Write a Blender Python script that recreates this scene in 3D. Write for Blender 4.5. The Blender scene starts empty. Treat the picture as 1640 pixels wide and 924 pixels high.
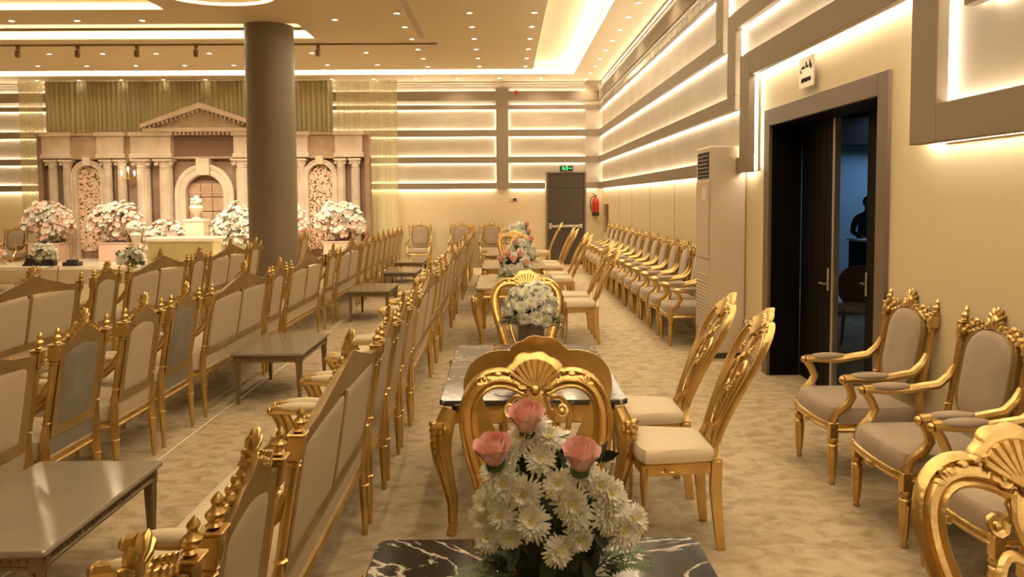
import bpy, math, random
from mathutils import Vector, Matrix
random.seed(7)
SC = bpy.context.scene
COL = SC.collection
PI = math.pi
# ---------------------------------------------------------------- camera
cam_d = bpy.data.cameras.new('camera'); cam = bpy.data.objects.new('camera', cam_d); COL.objects.link(cam)
F_PX = 1250.0
cam_d.sensor_width = 36.0; cam_d.lens = F_PX / 1640 * 36.0; cam_d.shift_y = -74.0 / 1640
cam_d.clip_start = 0.05; cam_d.clip_end = 200
_p = math.atan(70 / F_PX); _y = math.atan(12 / F_PX); _r = .006
_f = Vector((math.sin(_y)*math.cos(_p), math.cos(_y)*math.cos(_p), -math.sin(_p)))
_rt = Vector((math.cos(_y), -math.sin(_y), 0)); _up = _rt.cross(_f)
_r2 = _rt*math.cos(_r) - _up*math.sin(_r); _u2 = _up*math.cos(_r) + _rt*math.sin(_r)
_m = Matrix((_r2, _u2, -_f)).transposed().to_4x4(); _m.translation = (0, 0, 1.75)
cam.matrix_world = _m
SC.camera = cam
# ---------------------------------------------------------------- world, exposure
w = bpy.data.worlds.new('world'); SC.world = w; w.use_nodes = True
w.node_tree.nodes['Background'].inputs[0].default_value = (1, .8, .55, 1)
w.node_tree.nodes['Background'].inputs[1].default_value = 0.02
SC.view_settings.view_transform = 'Standard'; SC.view_settings.look = 'None'
SC.view_settings.gamma = 1; SC.view_settings.use_curve_mapping = False
SC.view_settings.exposure = 0.0
SC.cycles.caustics_reflective = False; SC.cycles.max_bounces = 8; SC.cycles.diffuse_bounces = 4; SC.cycles.sample_clamp_indirect = 4
LED_CEIL, LED_WALL, SPOT_W = 34.0, 34.0, 30.0
WARM = (1, .78, .48)

# ---------------------------------------------------------------- materials
def nmat(name):
    m = bpy.data.materials.new(name); m.use_nodes = True
    nt = m.node_tree; b = nt.nodes['Principled BSDF']
    return m, nt, b
def mat(name, c, rough=.6, metal=0, bump=0, bscale=60, c2=None, nscale=4, nstretch=(1,1,1), spec=.5, coat=0, sheen=0, detail=3):
    m, nt, b = nmat(name)
    b.inputs['Base Color'].default_value = (*c, 1); b.inputs['Roughness'].default_value = rough
    b.inputs['Metallic'].default_value = metal; b.inputs['Specular IOR Level'].default_value = spec
    if coat: b.inputs['Coat Weight'].default_value = coat; b.inputs['Coat Roughness'].default_value = .08
    if sheen: b.inputs['Sheen Weight'].default_value = sheen; b.inputs['Sheen Roughness'].default_value = .4
    if c2 or bump:
        tc = nt.nodes.new('ShaderNodeTexCoord'); mp = nt.nodes.new('ShaderNodeMapping')
        nt.links.new(tc.outputs['Object'], mp.inputs[0]); mp.inputs['Scale'].default_value = nstretch
    if c2:
        n = nt.nodes.new('ShaderNodeTexNoise'); n.inputs['Scale'].default_value = nscale; n.inputs['Detail'].default_value = detail
        r = nt.nodes.new('ShaderNodeValToRGB'); r.color_ramp.elements[0].color = (*c, 1); r.color_ramp.elements[1].color = (*c2, 1)
        r.color_ramp.elements[0].position = .38; r.color_ramp.elements[1].position = .62
        nt.links.new(mp.outputs[0], n.inputs['Vector']); nt.links.new(n.outputs[0], r.inputs[0]); nt.links.new(r.outputs[0], b.inputs['Base Color'])
    if bump:
        n = nt.nodes.new('ShaderNodeTexNoise'); n.inputs['Scale'].default_value = bscale; n.inputs['Detail'].default_value = 2
        bp = nt.nodes.new('ShaderNodeBump'); bp.inputs['Strength'].default_value = bump; bp.inputs['Distance'].default_value = .01
        nt.links.new(mp.outputs[0], n.inputs['Vector']); nt.links.new(n.outputs[0], bp.inputs['Height']); nt.links.new(bp.outputs[0], b.inputs['Normal'])
    return m
def emis(name, c, s):
    m, nt, b = nmat(name); b.inputs['Base Color'].default_value = (*c, 1)
    b.inputs['Emission Color'].default_value = (*c, 1); b.inputs['Emission Strength'].default_value = s
    return m
GOLD = mat('gold_leaf_paint', (.58, .40, .15), .30, .95, .25, 45, c2=(.72, .51, .21), nscale=7)
GOLD_BACK = mat('gold_flat_paint', (.29, .19, .075), .40, .5, .12, 30, c2=(.36, .245, .10), nscale=5)
CREAM = mat('cream_upholstery', (.70, .58, .40), .85, 0, .12, 220, sheen=.2)
REAR = mat('beige_back_cloth', (.47, .375, .255), .85, 0, .1, 240)
REAR_GREY = mat('grey_blue_back_cloth', (.165, .15, .12), .55, 0, .1, 200, c2=(.21, .19, .15), nscale=6)
TAUPE = mat('taupe_velvet', (.335, .255, .18), .75, 0, .12, 200, sheen=.4, c2=(.38, .29, .205), nscale=5)
WALL = mat('wall_cream_paint', (.80, .67, .43), .55, 0, .02, 30)
WALLUP = mat('wall_pearl_panel', (.50, .43, .34), .5, 0, .03, 12, c2=(.56, .49, .39), nscale=1.6)
BEAM = mat('taupe_beam_paint', (.265, .212, .155), .6)
COLM = mat('taupe_column_paint', (.205, .165, .118), .45, c2=(.225, .18, .13), nscale=1.2)
CEIL = mat('ceiling_paint', (.84, .71, .50), .7)
CORN = mat('cornice_paint', (.90, .82, .70), .6)
FRAME = mat('door_casing_taupe', (.165, .12, .086), .45)
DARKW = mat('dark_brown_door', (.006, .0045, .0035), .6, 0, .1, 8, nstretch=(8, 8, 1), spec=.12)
FARDOOR = mat('steel_door_brown', (.062, .046, .034), .45)
STEEL = mat('brushed_steel', (.62, .58, .52), .35, .8)
ACM = mat('ac_white_plastic', (.66, .56, .45), .38)
BLACK = mat('black_plastic', (.02, .018, .016), .4)
DARKGREY = mat('dark_grille', (.06, .05, .04), .5)
BRONZE = mat('bronze_paint', (.27, .20, .12), .36, .6, .15, 60)
TABTOP = mat('champagne_lacquer', (.29, .25, .19), .15, .15, c2=(.33, .285, .215), nscale=2, coat=.4)
RED = mat('red_paint', (.55, .03, .02), .35)
GREENL = mat('leaf_green', (.045, .085, .025), .5, c2=(.10, .15, .05), nscale=9)
STEMG = mat('dark_foliage', (.018, .032, .014), .6)
WHITEP = mat('white_petal', (.96, .94, .78), .55, c2=(.98, .96, .86), nscale=20)
YELC = mat('flower_heart', (.62, .55, .13), .6)
PINKP = mat('pink_petal', (.95, .52, .49), .5, c2=(.96, .66, .60), nscale=14)
BLUSH = mat('blush_petal', (.85, .52, .42), .6, c2=(.9, .68, .54), nscale=6)
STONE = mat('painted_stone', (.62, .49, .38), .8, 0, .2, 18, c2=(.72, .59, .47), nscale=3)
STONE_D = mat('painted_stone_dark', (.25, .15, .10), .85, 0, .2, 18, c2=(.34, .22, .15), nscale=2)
WHITEG = mat('white_gloss', (.88, .80, .64), .3)
PINKBOX = mat('blush_lacquer', (.70, .48, .38), .4)
CURT = mat('olive_beige_drape', (.52, .45, .27), .8, 0, .05, 100)
VASE = mat('smoky_ribbed_glass', (.48, .43, .40), .2, .1, coat=.5)
BULB = emis('lamp_lens', (1, .80, .50), 30)
LEDM = emis('led_strip_ceiling', (1, .84, .58), LED_CEIL)
LEDS = emis('led_strip_slot', (1, .84, .58), 9.0)
LEDW = emis('led_strip_wall', (1, .86, .64), LED_WALL)
LEDP = emis('led_strip_panel', (1, .78, .46), 2.2)
EXITG = emis('exit_green', (.05, .8, .22), 1.6)
CANDLE = emis('candle_bulb', (1, .82, .45), 14)

def carpet():
    m, nt, b = nmat('mottled_carpet'); b.inputs['Roughness'].default_value = .95; b.inputs['Specular IOR Level'].default_value = .15
    tc = nt.nodes.new('ShaderNodeTexCoord'); mp = nt.nodes.new('ShaderNodeMapping'); mp.inputs['Scale'].default_value = (1, 1.35, 1)
    nt.links.new(tc.outputs['Object'], mp.inputs[0])
    n1 = nt.nodes.new('ShaderNodeTexNoise'); n1.inputs['Scale'].default_value = 7.5; n1.inputs['Detail'].default_value = 7; n1.inputs['Roughness'].default_value = .62; n1.inputs['Distortion'].default_value = .6
    r = nt.nodes.new('ShaderNodeValToRGB'); r.color_ramp.elements[0].position = .36; r.color_ramp.elements[1].position = .58
    r.color_ramp.elements[0].color = (.40, .305, .19, 1); r.color_ramp.elements[1].color = (.59, .475, .32, 1)
    n2 = nt.nodes.new('ShaderNodeTexNoise'); n2.inputs['Scale'].default_value = 260; n2.inputs['Detail'].default_value = 2
    bp = nt.nodes.new('ShaderNodeBump'); bp.inputs['Strength'].default_value = .5; bp.inputs['Distance'].default_value = .01
    nt.links.new(mp.outputs[0], n1.inputs['Vector']); nt.links.new(n1.outputs[0], r.inputs[0]); nt.links.new(r.outputs[0], b.inputs['Base Color'])
    nt.links.new(tc.outputs['Object'], n2.inputs['Vector']); nt.links.new(n2.outputs[0], bp.inputs['Height']); nt.links.new(bp.outputs[0], b.inputs['Normal'])
    return m
CARPET = carpet()
def marble(name, base, vein, scale, rough):
    m, nt, b = nmat(name); b.inputs['Roughness'].default_value = rough
    tc = nt.nodes.new('ShaderNodeTexCoord'); n = nt.nodes.new('ShaderNodeTexNoise'); n.inputs['Scale'].default_value = scale
    n.inputs['Detail'].default_value = 7; n.inputs['Roughness'].default_value = .55; n.inputs['Distortion'].default_value = 1.4
    r = nt.nodes.new('ShaderNodeValToRGB'); e = r.color_ramp.elements
    e[0].position = .478; e[0].color = (*base, 1); e[1].position = .522; e[1].color = (*base, 1)
    k = e.new(.5); k.color = (*vein, 1)
    k = e.new(.487); k.color = (*[a*.6+v*.12 for a, v in zip(base, vein)], 1)
    nt.links.new(tc.outputs['Object'], n.inputs['Vector']); nt.links.new(n.outputs[0], r.inputs[0]); nt.links.new(r.outputs[0], b.inputs['Base Color'])
    return m
MARBLE_B = marble('black_marble', (.012, .010, .009), (.62, .55, .48), 2.3, .12)
MARBLE_G = marble('grey_marble', (.05, .04, .035), (.50, .43, .36), 2.0, .10)
MARBLE_REFL = marble('cream_reflection_marble', (.42, .33, .24), (.66, .56, .44), 2.0, .15)  # cream tone puts the reflection on the far table tops into colour
def sheer():
    m, nt, b = nmat('sheer_drape'); b.inputs['Base Color'].default_value = (.78, .70, .46, 1); b.inputs['Roughness'].default_value = .9
    t = nt.nodes.new('ShaderNodeBsdfTransparent'); t.inputs[0].default_value = (1, .97, .85, 1)
    mx = nt.nodes.new('ShaderNodeMixShader'); mx.inputs[0].default_value = .62
    nt.links.new(t.outputs[0], mx.inputs[1]); nt.links.new(b.outputs[0], mx.inputs[2])
    nt.links.new(mx.outputs[0], nt.nodes['Material Output'].inputs[0]); return m
SHEER = sheer()
for _m2 in (WHITEP, PINKP):
    _b2 = _m2.node_tree.nodes['Principled BSDF']; _b2.inputs['Subsurface Weight'].default_value = .35; _b2.inputs['Subsurface Radius'].default_value = (1, .9, .6); _b2.inputs['Subsurface Scale'].default_value = .02
MARBLE_G.node_tree.nodes['Principled BSDF'].inputs['Specular IOR Level'].default_value = .22
MARBLE_B.node_tree.nodes['Principled BSDF'].inputs['Specular IOR Level'].default_value = .18

# ---------------------------------------------------------------- mesh building
class MB:
    def __init__(s): s.v = []; s.f = []
    def add(s, v, f, M=None):
        o = len(s.v)
        s.v += [tuple(M @ Vector(p)) for p in v] if M else [tuple(p) for p in v]
        s.f += [tuple(i + o for i in q) for q in f]; return s
    def map(s, fn, start=0):
        for i in range(start, len(s.v)): s.v[i] = fn(*s.v[i])
        return s
    def box(s, x0, x1, y0, y1, z0, z1, c=0, M=None):
        if c <= 0:
            v = [(x, y, z) for z in (z0, z1) for y in (y0, y1) for x in (x0, x1)]
            return s.add(v, [(0,2,3,1),(4,5,7,6),(0,1,5,4),(2,6,7,3),(0,4,6,2),(1,3,7,5)], M)
        c = min(c, (x1-x0)*.49, (y1-y0)*.49, (z1-z0)*.49)
        X, Y, Z = ((x0, x1), (y0, y1), (z0, z1)); v = []; idx = {}
        for i in (0,1):
            for j in (0,1):
                for k in (0,1):
                    a = (c if i == 0 else -c, c if j == 0 else -c, c if k == 0 else -c)
                    for d in range(3):
                        p = [X[i]+a[0], Y[j]+a[1], Z[k]+a[2]]; p[d] = (X[i], Y[j], Z[k])[d]
                        idx[i,j,k,d] = len(v); v.append(tuple(p))
        f = []
        for d, (e, g) in enumerate(((1,2),(2,0),(0,1))):
            for q in (0,1):
                loop = []
                for (a, b) in ((0,0),(1,0),(1,1),(0,1)):
                    t = [0,0,0]; t[d] = q; t[e] = a; t[g] = b; loop.append(idx[(*t, d)])
                f.append(tuple(loop if q else loop[::-1]))
        for d, (e, g) in enumerate(((1,2),(2,0),(0,1))):
            for a in (0,1):
                for b in (0,1):
                    t = [0,0,0]; t[e] = a; t[g] = b; u = list(t); u[d] = 1
                    q = (idx[(*t, e)], idx[(*u, e)], idx[(*u, g)], idx[(*t, g)])
                    f.append(q if (a == b) else q[::-1])
        for i in (0,1):
            for j in (0,1):
                for k in (0,1):
                    q = tuple(idx[i,j,k,d] for d in range(3)); f.append(q if (i+j+k) % 2 else q[::-1])
        return s.add(v, f, M)
    def lathe(s, prof, n=10, c=(0,0,0), M=None):
        v = []; f = []
        for r, z in prof:
            for i in range(n):
                a = 2*PI*i/n; v.append((c[0]+r*math.cos(a), c[1]+r*math.sin(a), c[2]+z))
        for j in range(len(prof)-1):
            for i in range(n):
                k = (i+1) % n; f.append((j*n+i, j*n+k, (j+1)*n+k, (j+1)*n+i))
        f.append(tuple(range(n))[::-1]); f.append(tuple(range((len(prof)-1)*n, len(prof)*n)))
        return s.add(v, f, M)
    def tube(s, pts, rad, n=6, prof=None, closed=False, up=(0,1,0)):
        """prof: list of (a,b) unit cross-section (a along side vector, b along up)."""
        P = [Vector(p) for p in pts]; N = len(P)
        if prof is None: prof = [(math.cos(2*PI*i/n), math.sin(2*PI*i/n)) for i in range(n)]
        n = len(prof); U = Vector(up); v = []
        for i in range(N):
            if closed: t = P[(i+1) % N] - P[i-1]
            else: t = P[min(i+1, N-1)] - P[max(i-1, 0)]
            t.normalize(); u = U - t*U.dot(t)
            if u.length < .15: u = Vector((1,0,0)) - t*t.x
            u.normalize(); sd = u.cross(t)
            r = rad[i] if isinstance(rad, list) else rad
            ra, rb = r if isinstance(r, (list, tuple)) else (r, r)
            for a, b in prof: v.append(P[i] + sd*a*ra + u*b*rb)
        f = []
        for j in range(N if closed else N-1):
            for i in range(n):
                k = (i+1) % n; j2 = (j+1) % N; f.append((j*n+i, j*n+k, j2*n+k, j2*n+i))
        if not closed: f.append(tuple(range(n))[::-1]); f.append(tuple(range((N-1)*n, N*n)))
        return s.add(v, f)
    def loft(s, loops, caps=False):
        n = len(loops[0]); v = [p for l in loops for p in l]; f = []
        for j in range(len(loops)-1):
            for i in range(n):
                k = (i+1) % n; f.append((j*n+i, j*n+k, (j+1)*n+k, (j+1)*n+i))
        if caps: f.append(tuple(range(n))[::-1]); f.append(tuple(range((len(loops)-1)*n, len(loops)*n)))
        return s.add(v, f)
    def ring(s, outer, inner, prof):
        """outer/inner: (x,z) loops; prof: (t, y) closed section from outer to inner."""
        loops = []
        for t, y in prof + prof[:1]: loops.append([(o[0]+(i[0]-o[0])*t, y, o[1]+(i[1]-o[1])*t) for o, i in zip(outer, inner)])
        return s.loft(loops)
    def blob(s, c, r, n=6, m=4, M=None):
        if not isinstance(r, (list, tuple)): r = (r, r, r)
        v = [(c[0], c[1], c[2]-r[2])]; f = []
        for j in range(1, m):
            a = -PI/2 + PI*j/m
            for i in range(n): b = 2*PI*i/n; v.append((c[0]+r[0]*math.cos(a)*math.cos(b), c[1]+r[1]*math.cos(a)*math.sin(b), c[2]+r[2]*math.sin(a)))
        v.append((c[0], c[1], c[2]+r[2])); L = len(v)-1
        for i in range(n): f.append((0, 1+(i+1) % n, 1+i)); f.append((L, L-n+i, L-n+(i+1) % n))
        for j in range(m-2):
            for i in range(n): k = (i+1) % n; f.append((1+j*n+i, 1+j*n+k, 1+(j+1)*n+k, 1+(j+1)*n+i))
        return s.add(v, f, M)
    def pad(s, outline, base, edge, puff, axis='z', sgn=1, rings=((1,0),(1.0,.35),(.985,.6),(.93,.85),(.8,.97),(.45,1))):
        """soft cushion: outline in plane; base..base+edge side, then puffed by puff."""
        cx = sum(p[0] for p in outline)/len(outline); cy = sum(p[1] for p in outline)/len(outline)
        loops = []
        for k, h in rings:
            q = base + sgn*(edge*min(1, h/.6) + puff*max(0, (h-.6)/.4))
            l = []
            for x, y in outline:
                X, Y = cx+(x-cx)*k, cy+(y-cy)*k
                l.append((X, Y, q) if axis == 'z' else (X, q, Y))
            loops.append(l)
        return s.loft(loops, True)
    def scroll(s, c, r, turns=1.3, sx=1, start=0, th=.008, y=0, n=14, d=1):
        pts = []; rad = []
        for i in range(n):
            t = i/(n-1); a = start + d*turns*2*PI*t; q = r*(1-.85*t)
            pts.append((c[0]+sx*q*math.cos(a), y, c[-1]+q*math.sin(a))); rad.append(th*(1-.4*t))
        s.tube(pts, rad, 5); s.blob((pts[-1][0], y, pts[-1][2]), th*1.5, 6, 4); return s
    def mesh(s, name, m, smooth=True, ang=40):
        me = bpy.data.meshes.new(name); me.from_pydata(s.v, [], s.f); me.materials.append(m)
        me.validate()
        if smooth:
            me.polygons.foreach_set('use_smooth', [True]*len(me.polygons))
            try: me.set_sharp_from_angle(angle=math.radians(ang))
            except Exception: pass
        me.update(); return me
import bmesh
def fixn(me):
    b = bmesh.new(); b.from_mesh(me); bmesh.ops.recalc_face_normals(b, faces=b.faces); b.to_mesh(me); b.free(); return me
def ob(name, me, parent=None, label=None, cat=None, group=None, kind=None, loc=None, rot=None, scale=None):
    if isinstance(me, tuple): me = fixn(me[0].mesh(name, me[1]))
    o = bpy.data.objects.new(name, me); COL.objects.link(o)
    if parent: o.parent = parent
    if label: o['label'] = label
    if cat: o['category'] = cat
    if group: o['group'] = group
    if kind: o['kind'] = kind
    if loc: o.location = loc
    if rot is not None: o.rotation_euler = (0, 0, rot) if not isinstance(rot, (list, tuple)) else rot
    if scale: o.scale = scale
    return o
def struct(name, mb, m, parent=None, label=None): return ob(name, (mb, m), parent, kind='structure' if not parent else None, label=label)
def thing(name, label, cat, loc, rot=0, group=None): return ob(name, None, None, label, cat, group, None, loc, rot)
def tpl(*parts):
    """template: each part = (name, MB, material, label, [subparts])"""
    out = []
    for p in parts:
        n, mb, m = p[:3]; out.append((n, fixn(mb.mesh(n, m)), p[3] if len(p) > 3 else None, tpl(*p[4]) if len(p) > 4 else []))
    return out
def place(t, name, label, cat, loc, rot=0, group=None, scale=None):
    e = thing(name, label, cat, loc, rot, group)
    if scale: e.scale = scale
    for n, me, lb, subs in t:
        o = ob(n, me, e, lb)
        for n2, me2, lb2, _ in subs: ob(n2, me2, o, lb2)
    return e
ORD = ['first','second','third','fourth','fifth','sixth','seventh','eighth','ninth','tenth','eleventh','twelfth','thirteenth','fourteenth','fifteenth','sixteenth','seventeenth','eighteenth','nineteenth','twentieth']
def rrect(x0, x1, z0, z1, r, n=5, arch=0):
    """rounded rectangle loop, top edge raised by arch in the middle"""
    P = []
    for cx, cz, a0 in ((x1-r, z0+r, -PI/2), (x1-r, z1-r, 0), (x0+r, z1-r, PI/2), (x0+r, z0+r, PI)):
        for i in range(n): a = a0 + PI/2*i/(n-1); P.append((cx+r*math.cos(a), cz+r*math.sin(a)))
        nx = {-PI/2: ((x1, z0+r), (x1, z1-r)), 0: ((x1-r, z1), (x0+r, z1)), PI/2: ((x0, z1-r), (x0, z0+r)), PI: ((x0+r, z0), (x1-r, z0))}[a0]
        for k in range(1, 8): t = k/8; P.append((nx[0][0]+(nx[1][0]-nx[0][0])*t, nx[0][1]+(nx[1][1]-nx[0][1])*t))
    if arch:
        cx = (x0+x1)/2; hw = (x1-x0)/2
        P = [(x, z + (arch*math.cos(PI/2*min(1, abs(x-cx)/hw))**1.0 if z > (z0+z1)/2 + (z1-z0)*.3 else 0)) for x, z in P]
    return P
#PART2
# ================================================================= SETTING
XR, YF, ZC, XL, YB = 2.60, 20.60, 4.80, -14.5, -3.0
DY0, DY1, DZ = 5.39, 7.58, 2.44            # door opening in the right wall
b = MB().box(XL-.2, 9.5, YB-.2, YF+.2, -.2, 0); struct('floor', b, CARPET)
b = MB()
b.box(XR, XR+.27, YB, DY0-.03, 0, ZC+.4); b.box(XR, XR+.27, DY1+.03, YF, 0, ZC+.4); b.box(XR, XR+.27, DY0-.03, DY1+.03, DZ+.03, ZC+.4)
struct('wall_right', b, WALL)
struct('wall_far', MB().box(XL-.2, XR+.27, YF, YF+.2, 0, ZC+.4), WALL)
struct('wall_left', MB().box(XL-.2, XL, YB, YF, 0, ZC+.4), WALL)
struct('wall_back', MB().box(XL-.2, XR+.27, YB-.2, YB, 0, ZC+.4), WALL)
# pearl upper wall lining between the beams
struct('trim_1', MB().box(XL, XR, YF-.02, YF, 2.02, ZC), WALLUP, label=None)
b = MB(); b.box(XR-.02, XR, 7.95, YF-.02, 2.02, ZC); b.box(XR-.02, XR, YB, 4.6, 2.06, ZC); b.box(XR-.02, XR, 4.6, 7.95, 3.0, ZC)
struct('trim_2', b, WALLUP)
struct('trim_3', MB().box(2.14, XR-.02, YF-.10, YF-.02, 2.02, ZC), WALLUP)     # corner pier
struct('baseboard_right', MB().box(XR-.012, XR, YB, DY0-.14, 0, .09, .004).box(XR-.012, XR, DY1+.15, YF, 0, .09, .004), WALL)
b = MB()
for y in (9.9, 11.9, 13.9, 15.9, 17.6): b.box(XR-.004, XR, y, y+.012, .09, 2.0)
struct('trim_8', b, BEAM)
# ---- ceiling with trays (x0,x1,y0,y1,depth)
TR = [(-12.6, 1.72, -1.0, 19.33)]
PANEL = (-12.0, .70, -1.0, 18.62)
b = MB()
zt = ZC + .30
b.box(XL, XR, 19.33, YF, ZC, ZC+.3); b.box(1.72, XR, YB, 19.33, ZC, ZC+.3); b.box(XL, -12.9, YB, 19.33, ZC, ZC+.3); b.box(-12.9, 1.72, YB, -1.0, ZC, ZC+.3)
# raised channel ceiling
b.box(-12.9, 1.72, -1.0, 19.33, ZC+.22, ZC+.3)
struct('ceiling', b, CEIL)
# central dropped panel with two light slots and a round one cut out, built from strips
S1 = (-12.4, -3.57, 13.75, 15.02); S2 = (-12.4, -5.42, 10.9, 12.72)
b = MB()
def pb(x0, x1, y0, y1): b.box(x0, x1, y0, y1, ZC, ZC+.16)
pb(-12.4, .70, 15.02, 18.62); pb(-3.57, .70, 13.75, 15.02); pb(-12.4, .70, 12.72, 13.75); pb(-5.42, .70, 10.9, 12.72); pb(-12.4, .70, -.6, 10.9)
struct('trim_4', b, CEIL)
# cornice mouldings
b = MB()
b.box(XL, XR-.07, YF-.07, YF, ZC-.05, ZC, .006); b.box(XR-.07, XR, YB, YF, ZC-.05, ZC, .006)
b.box(XL, XR-.03, YF-.03, YF, ZC-.11, ZC-.05, .004); b.box(XR-.03, XR, YB, YF, ZC-.11, ZC-.05, .004)
struct('trim_5', b, CORN)
# ---- cove LED strips (each fixed to the vertical side of its tray)
def led(name, x0, x1, y0, y1, z0, z1, m, label, group):
    t = ob(name, (MB().box(x0, x1, y0, y1, z0, z1), m), None, label, 'light strip', group); return t
G = 'cove light strips in the ceiling'
led('light_strip', -12.88, 1.685, 19.295, 19.328, ZC+.015, ZC+.085, LEDM, 'long glowing cove strip along the far edge of the ceiling tray', G)
led('light_strip', 1.685, 1.718, -.95, 19.29, ZC+.015, ZC+.085, LEDM, 'long glowing cove strip beside the right wall, running away from the camera', G)
led('light_strip', -12.4, -3.57, 14.99, 15.02, ZC+.03, ZC+.13, LEDS, 'thick glowing slot light crossing behind the top of the round column', G)
led('light_strip', -12.4, -5.42, 12.69, 12.72, ZC+.02, ZC+.08, LEDS, 'glowing slot light at the upper left corner of the ceiling', G)
led('light_strip', .701, .725, -.5, 18.5, ZC+.10, ZC+.13, emis('led_strip_inner', (1, .80, .46), 3.0), 'dim cove strip on the inner edge of the narrow ceiling channel', G)
# round cove in front of the column
b = MB(); cx, cy = -4.15, 11.6
lo = [(cx+.95*math.cos(a), cy+.75*math.sin(a)) for a in [2*PI*i/32 for i in range(32)]]
li = [(cx+(x-cx)*.86, cy+(y-cy)*.86) for x, y in lo]
b.loft([[(*p, ZC-.002) for p in lo], [(*p, ZC-.07) for p in lo], [(*p, ZC-.07) for p in li], [(*p, ZC-.002) for p in li]])
rt = ob('ceiling_ring', (b, CEIL), None, 'oval plaster ring on the ceiling just in front of the round column', 'ceiling ring')
b = MB(); l2 = [(cx+(x-cx)*.845, cy+(y-cy)*.845) for x, y in lo]
b.loft([[(*p, ZC-.02) for p in li], [(*p, ZC-.02) for p in l2], [(*p, ZC-.06) for p in l2], [(*p, ZC-.06) for p in li]]); ob('light_band', (b, LEDP), rt, 'glowing inner band')
# ---- round column
t = ob('round_column', (MB().lathe([(.46, 0), (.46, .12), (.423, .14), (.423, 4.75), (.43, 4.80)], 40, (-4.13, 14.0, 0)), COLM), None, kind='structure')
t.name = 'trim_6'
# ---- wall beams: (axis, segments)
def beam(name, boxes, label, face):
    """one beam path as one mesh; boxes = (a0,a1,z0,z1), a along the wall"""
    b = MB()
    for a0, a1, z0, z1 in boxes:
        if face == 'far': b.box(a0, a1, YF-.12, YF-.05, z0, z1, .004)
        else: b.box(XR-.12, XR-.05, a0, a1, z0, z1, .004)
    return ob(name, (b, BEAM), None, label, 'wall beam', 'taupe beams on the walls')
def wled(parent, a0, a1, z0, z1, face):
    b = MB()
    if face == 'far': b.box(a0, a1, YF-.05, YF-.022, z0, z1)
    else: b.box(XR-.05, XR-.022, a0, a1, z0, z1)
    ob('light_strip', (b, LEDW), parent, 'glowing warm strip')
HZ = [(4.07, 4.185), (3.37, 3.545), (2.68, 2.845), (2.005, 2.165)]
nm = ['top', 'second', 'third', 'lowest']
vb = beam('wall_beam', [(-.20, .12, 2.005, 4.62)], 'upright taupe beam on the far wall crossing the four level ones', 'far')
for i, (z0, z1) in enumerate(HZ):
    t = beam('wall_beam', [(XL, -.202, z0, z1)], f'{nm[i]} level taupe beam on the far wall, left of the upright beam', 'far')
    wled(t, XL, -.24, z1-.045, z1-.015, 'far'); wled(t, XL, -.24, z0+.015, z0+.045, 'far')
    seg = (.122, 2.48) if i < 3 else (.122, 1.08)
    t = beam('wall_beam', [(*seg, z0, z1)], f'{nm[i]} level taupe beam on the far wall, right of the upright beam', 'far')
    wled(t, .16, 2.10 if i < 3 else 1.07, z1-.045, z1-.015, 'far'); wled(t, .16, 2.10 if i < 3 else 1.07, z0+.015, z0+.045, 'far')
    if i < 3:
        z2 = HZ[i+1][1]
        wled(vb, -.17, -.14, z2+.02, z0-.02, 'far'); wled(vb, .06, .09, z2+.02, z0-.02, 'far')
t = beam('wall_beam', [(2.16, 2.48, 2.005, 2.165)], 'short lowest taupe beam on the far wall right of the exit door', 'far'); wled(t, 2.17, 2.44, 2.02, 2.05, 'far')
t = beam('wall_beam', [(XL, -.202, 4.29, 4.545)], 'wide taupe band under the ceiling on the far wall, left of the upright beam', 'far')
t = beam('wall_beam', [(.122, 2.48, 4.29, 4.545)], 'wide taupe band under the ceiling on the far wall, right of the upright beam', 'far')
wled(vb, XL, -.24, 4.50, 4.53, 'far'); wled(vb, .16, 2.44, 4.50, 4.53, 'far')
def rled(t, *q):
    for a0, a1, z0, z1 in q: wled(t, a0, a1, z0, z1, 'right')
YE = YF-.122
t = beam('wall_beam', [(YB, YE, 4.29, 4.545)], 'wide taupe band under the ceiling on the right wall', 'right'); rled(t, (YB, YE, 4.50, 4.53))
t = beam('wall_beam', [(YB, YE, 4.07, 4.185)], 'top level taupe beam on the right wall', 'right'); rled(t, (YB, YE, 4.085, 4.115))
r_ = random.Random(4); tm = [mat(f'mirror_tile_{k}', c, .3, .3) for k, c in enumerate(((.36, .30, .22), (.26, .23, .18), (.46, .40, .30)))]
for k in range(34):
    y = 9.3+.33*k; ob('facing_tile', (MB().box(XR-.126, XR-.12, y, y+.31, 4.075, 4.18, .002), r_.choice(tm)), t)
t = beam('wall_beam', [(8.9, YE, 3.37, 3.545), (8.9, 9.2, 3.546, 4.068)], 'second taupe beam on the right wall, turning upwards near the air conditioner', 'right')
rled(t, (9.0, YE, 3.385, 3.415), (9.24, YE, 3.50, 3.53), (8.93, 8.96, 3.42, 4.05), (9.14, 9.17, 3.56, 4.05))
t = beam('wall_beam', [(8.42, YE, 2.685, 2.845), (8.42, 8.72, 2.846, 3.73), (3.98, 8.419, 3.54, 3.73), (3.98, 4.24, 2.77, 3.539), (YB, 3.979, 2.77, 2.93)],
         'third taupe beam on the right wall, stepping up over the doorway', 'right')
rled(t, (8.5, YE, 2.70, 2.73), (8.76, YE, 2.80, 2.83), (8.45, 8.48, 2.74, 3.5), (8.66, 8.69, 2.87, 3.7), (4.28, 8.38, 3.555, 3.585), (4.1, 8.6, 3.68, 3.71), (4.18, 4.21, 2.8, 3.5), (4.01, 4.04, 2.96, 3.7), (YB, 4.1, 2.785, 2.815), (YB, 3.94, 2.885, 2.915))
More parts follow.
